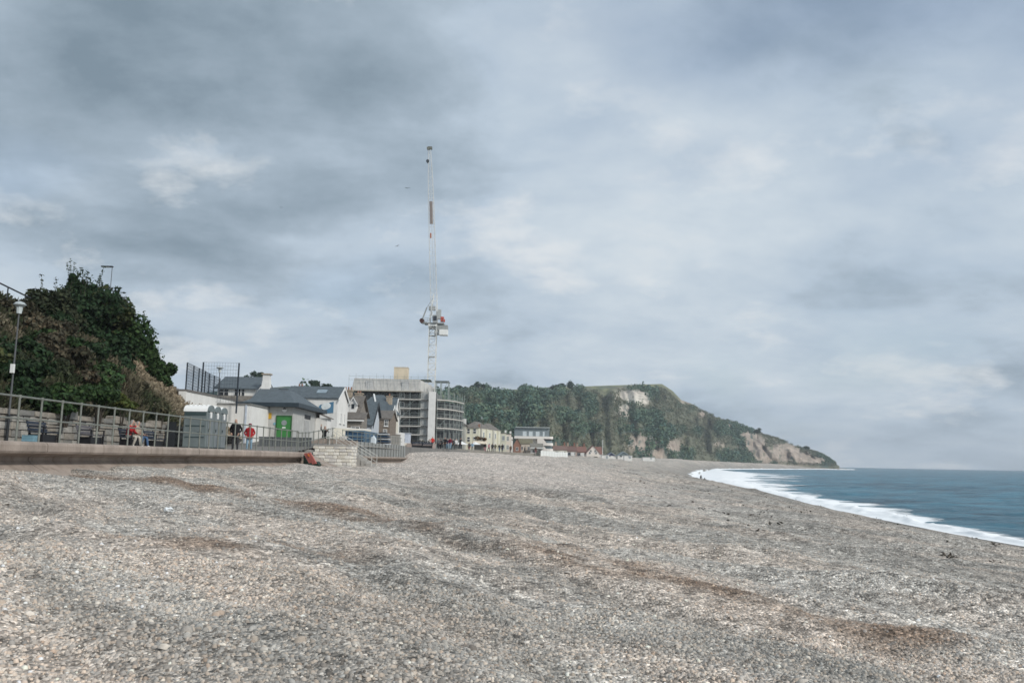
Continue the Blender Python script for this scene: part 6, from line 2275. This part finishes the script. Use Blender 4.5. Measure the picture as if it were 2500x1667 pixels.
    for i in range(n):
        k0, k1 = i / n, (i + 1) / n
        x0, y0, x1, y1 = a.x + (b.x - a.x) * k0, a.y + (b.y - a.y) * k0, a.x + (b.x - a.x) * k1, a.y + (b.y - a.y) * k1
        m = MB(); m.prism([(x0 + .03, y0, 5.9), (x1, y1, 5.9), (x1, y1, 7.75 - .15 * (i > 4)), (x0 + .03, y0, 7.75 - .15 * (i > 4))], (0, 0, 0), (0, .08, 0)); m.build('panel', mat('hoarding_white', (.70, .72, .70), var=.05), r, off=r.location)
        MB().box(x0, y0 + .1, 6.85, .09, .09, 1.9).build('post', CONC2(), r, off=r.location)
    m = MB(); m.box(a.x - .7, a.y + .3, 6.9, 1.0, .6, 1.9); m.build('dark_cabinet', mat('cabinet_dark', (.10, .11, .10)), r, off=r.location)
    # low kerb wall along the top of the shingle
    r = thing('beach_kerb_wall', 'low grey kerb wall between promenade and shingle', 'wall', (float(prom_x(148)), 148, 6.2))
    y = 148
    while y < 262:
        e = y + 6
        x0, x1 = float(prom_x(y)), float(prom_x(e))
        m = MB(); m.prism([(x0, y, 5.7), (x1, e - .04, 5.7), (x1, e - .04, float(town_z(e)) + .22), (x0, y, float(town_z(y)) + .22)], (0, 0, 0), (-.4, .05, 0)); m.build('wall_segment', mat('kerb_grey', (.26, .245, .215), var=.2, stain=.3), r, off=r.location)
        y = e
    # red roofed terrace and white gable house
    for i, (u0, u1, Y, ve, vr, lab, wm) in enumerate(((1352, 1385, 330, 1098, 1088, 'buff terrace house with dull red roof next to the flats', CREAM()), (1383, 1408, 350, 1101, 1089, 'terrace house with brown red roof in the row', mat('pinkish_wall', (.48, .40, .35), stain=.2)), (1406, 1432, 365, 1102, 1090, 'terrace house with red roof beside the white gable', BRICK()))):
        r, L, D, H, Rg = house('red_roof_house', lab, u0, u1, Y, 8, 7.0, P(u0, ve, Y).z, P(u0, vr, Y + 4).z, wm, mat('red_roof%d' % i, ((.19, .125, .105), (.16, .10, .085), (.21, .115, .095))[i], var=.15), 'x', over=.2)
        chimney(r, -L * .3, 0, Rg - .4, Rg + 1.2, .8, .8, CHIM(), 2); chimney(r, L * .35, 0, Rg - .4, Rg + 1.1, .7, .8, BRICK(), 2)
        for k in (-.25, .25):
            add_window(r, L * k, H * .55, 1.1, 1.1, 'S', -D / 2)
        MB().box(L * .1, -D / 2 - .7, .9, L * .35, 1.4, 1.8).build('porch', WHITE(), r)
    Y = 345
    r, L, D, H, Rg = house('white_gable_villa', 'white villa with broad clipped gable and red side roof', 1432, 1464, Y, 8, 7.0, P(1448, 1106, Y).z, P(1448, 1088, Y).z, mat('villa_white', (.76, .70, .64), var=.05), mat('red_roof2', (.21, .115, .095)), 'y', over=.25)
    for x, z in ((-.9, H + .8), (.9, H + .8), (-1.3, 1.6), (1.2, 1.6)):
        add_window(r, x, z, .7, .9, 'S', -D / 2)
    r, L, D, H, Rg = house('red_side_house', 'small house with plain red roof touching the white gable villa', 1452, 1470, 356, 7, 7.0, P(1460, 1108, 356).z, P(1460, 1091, 358).z, WHITE(), mat('red_roof2', (.21, .115, .095)), 'x', over=.15)
    MB().bar((L / 2 + .6, 0, 0), (L / 2 + .6, 0, Rg + 3.2), .12, 6).build('white_mast', WFRAME(), r)
    # shelters with blue gable roofs
    for i, (u0, u1, Y, lab) in enumerate(((1482, 1503, 330, 'white beach shelter with dark blue gable roof'), (1508, 1537, 336, 'white beach shelter with broad grey blue roof'))):
        r, L, D, H, Rg = house('beach_shelter', lab, u0, u1, Y, 6, 6.9, P(u0, 1112, Y).z, P(u0, (1104.5, 1102.5)[i], Y).z, WHITE(), mat('shelter_roof%d' % i, ((.07, .085, .14), (.15, .19, .20))[i]), 'y', over=.3, cat='shelter')
        m = MB(); m.prism([(-L / 2, -D / 2 - .05, H), (L / 2, -D / 2 - .05, H), (0, -D / 2 - .05, Rg - .05)], (0, 0, 0), (0, -.06, 0)); m.build('gable_panel', mat('shelter_roof%d' % i, (0, 0, 0)), r)
        bargeboards(r, L, H, Rg, .3, 'S', -D / 2 - .32, mat('pale_blue_trim', (.42, .48, .52)), .12)
        add_window(r, -L * .22, .6, .9, .7, 'S', -D / 2, glass=GLASS())
    for u0, u1, v0, v1, Y, lab in ((1468, 1486, 1111, 1121, 318, 'small white beach hut left of the blue gabled shelter'), (1523, 1542, 1112, 1120, 322, 'pinkish white beach kiosk before the grey blue roof'), (1568, 1597, 1116, 1121, 420, 'long low white caravan on the shingle bank')):
        lab = lab.replace(' left of ', ' next to ')
        x0, x1 = P(u0, v0, Y).x, P(u1, v0, Y).x
        z0, z1 = P(u0, v1, Y).z, P(u0, v0, Y).z
        r = thing('beach_hut', lab, 'hut', ((x0 + x1) / 2, Y, z0))
        MB().box(0, 0, (z1 - z0) / 2 - .4, x1 - x0, 3, z1 - z0 + .8).build('wall', WHITE(), r)
        MB().box(0, 0, z1 - z0 + .06, x1 - x0 + .3, 3.3, .12).build('roof', mat('hut_roof', (.5, .5, .49)), r)
        MB().box((x1 - x0) * .2, -1.52, (z1 - z0) * .5, .8, .06, (z1 - z0) * .7).build('door', mat('hut_door', (.35, .38, .40)), r)
    # shrubs along the top of the beach there
    for i, (u, v, Y, rp, lab) in enumerate(((1383, 1113, 300, 5, 'dark bush at the end of the white hoarding'), (1420, 1115, 310, 5, 'dark bush below the red terrace'), (1455, 1116, 315, 4, 'low bush below the white gable villa'), (1395, 1114, 305, 4, 'small bush between hoarding and terrace'), (1440, 1116, 312, 4, 'small dark bush before the villa gate'), (1475, 1111, 345, 4, 'bush behind the small white beach hut'))):
        make_tree(u, v, Y, rp, lab, 700 + i, rgb=(.06, .06, .04), squash=.6, name='bush', n=60)


east_seafront()

# bench pair and planters on the far promenade
for i, (u, Y) in enumerate(((1018, 118), (1043, 124))):
    p = P(u, 1095, Y)
    bench(p.x, Y, float(town_z(Y)), R(-80), ('dark bench on the far promenade before the white hoist', 'dark bench next to the scarlet coat')[i], 'benches on the far promenade', 1.6)
r = thing('site_cabin', 'pale blue site cabin at the scaffold foot', 'cabin', (P(985, 1060, 165).x, 166, 6.6))
MB().box(0, 0, 1.6, 2.2, 3.5, 3.2).build('cabin_body', mat('cabin_pale', (.55, .59, .66), var=.08), r)
MB().box(.1, -1.77, 1.9, .6, .06, .6).build('window', GLASS(), r)
MB().box(0, 0, 3.27, 2.4, 3.7, .12).build('roof', mat('cabin_roof', (.4, .42, .45)), r)
for i, (u, Y, lab) in enumerate(((965, 104, 'grey service cabinet at the end of the grey sea wall'), (1004, 140, 'pale stone block heap near the white hoist'), (1028, 128, 'low pinkish stone planter before the hoist'))):
    p = P(u, 1090, Y)
    r = thing(('service_cabinet', 'stone_heap', 'stone_planter')[i], lab, ('cabinet', 'stones', 'planter')[i], (p.x, Y, float(town_z(Y))))
    if i == 0:
        MB().box(0, 0, .7, 1.1, .6, 1.4).build('cabinet_body', CONC2(), r); MB().box(0, 0, 1.43, 1.2, .7, .06).build('lid', CONC(), r)
    elif i == 1:
        for k in range(9):
            stone(r, 'block', (-1.5 + .42 * k, (k % 3) * .4, .3 + .35 * (k % 2)), (.6, .6, .55), k * .5, LIMEM, k)
    else:
        MB().box(0, 0, .35, 4.2, 1.2, .7).build('planter_wall', mat('pink_stone', (.40, .33, .30), var=.15), r)
        me = crown_mesh('planting', [(-1.2, 0, .85), (0, 0, .9), (1.2, 0, .8)], [(.7, .5, .3)] * 3, 50, .12, (.07, .06, .04), seed=91)
        mesh_obj('planting', me, LEAF(), r)


def bird(u, v, Y, s, rz, label, bank):
    p = P(u, v, Y)
    root = thing('gull', label, 'bird', p, rz, 'gulls in flight')
    m = MB(); m.bar((0, -.22 * s, 0), (0, .05 * s, .01), .03 * s, 6, .07 * s); m.bar((0, .05 * s, .01), (0, .28 * s, .03), .07 * s, 6, .03 * s)
    m.build('body', mat('gull_grey', (.10, .10, .105)), root)
    for q in (-1, 1):
        m = MB(); m.prism([(0, -.06 * s, .03), (q * .32 * s, -.08 * s, (.14 + bank * q) * s), (q * .62 * s, .02 * s, (.05 + bank * q) * s), (q * .3 * s, .08 * s, (.13 + bank * q) * s), (0, .08 * s, .03)], (0, 0, 0), (0, 0, .012))
        m.build('wing', mat('gull_grey', (.10, .10, .105)), root)


bird(995, 460, 160, .95, .3, 'gull gliding beside the crane jib', .05)
bird(970, 601, 170, .9, -.4, 'gull with tilted wings between crane jib and rooftops', .12)
bird(687, 507, 130, .5, .6, 'tiny pale gull high above the hut', .02)


# seaweed and driftwood flecks on the lower beach
def build_seaweed():
    g = np.random.default_rng(61)
    n = 260
    y = 24 + 150 * g.random(n) ** 1.1
    s = 4 + 22 * g.random(n)
    x = shore_x(y) - s
    idx = np.repeat(np.arange(n), 7)
    m = len(idx)
    c = np.stack([x[idx] + g.normal(0, .16, m), y[idx] + g.normal(0, .12, m), np.zeros(m)], 1)
    c[:, 2] = beach_z(c[:, 0], c[:, 1]) + .03 + .05 * g.random(m)
    a = g.normal(size=(m, 3)) * np.array([1, 1, .35]); a /= np.linalg.norm(a, axis=1)[:, None]
    b = np.cross(a, g.normal(size=(m, 3))); b /= np.linalg.norm(b, axis=1)[:, None]
    sz = (.04 + .08 * g.random(m))[:, None]
    V = np.stack([c - a * sz, c - b * sz * .35, c + a * sz, c + b * sz * .35], 1).reshape(-1, 3)
    me = np_mesh('seaweed', V, quads=np.arange(m * 4).reshape(-1, 4))
    set_color(me, 'tone', np.repeat(np.array([[.035, .03, .022]]) * (.5 + g.random((m, 1)) * 1.3), 4, axis=0))
    tag(mesh_obj('seaweed_debris', me, attr_mat('seaweed', var=.2, rough=.6)), 'dark seaweed scraps strewn along the lower shingle', 'seaweed', kind='stuff')


build_seaweed()


# ------------------------------------------------------------------ haze
def build_haze():
    m = bpy.data.materials.new('haze')
    m.use_nodes = True
    t = m.node_tree
    t.nodes.remove(t.nodes['Principled BSDF'])
    pv = N(t, 'ShaderNodeVolumePrincipled')
    pv.inputs['Color'].default_value = (.80, .87, .95, 1)
    pv.inputs['Density'].default_value = HAZE
    pv.inputs['Anisotropy'].default_value = 0.0
    t.links.new(pv.outputs[0], t.nodes['Material Output'].inputs['Volume'])
    o = MB().box(0, 1900, 60, 9600, 6600, 160).build('haze', m)
    tag(o, 'thin sea haze over the whole bay', 'haze', kind='stuff')


HAZE = 0.00018
build_haze()
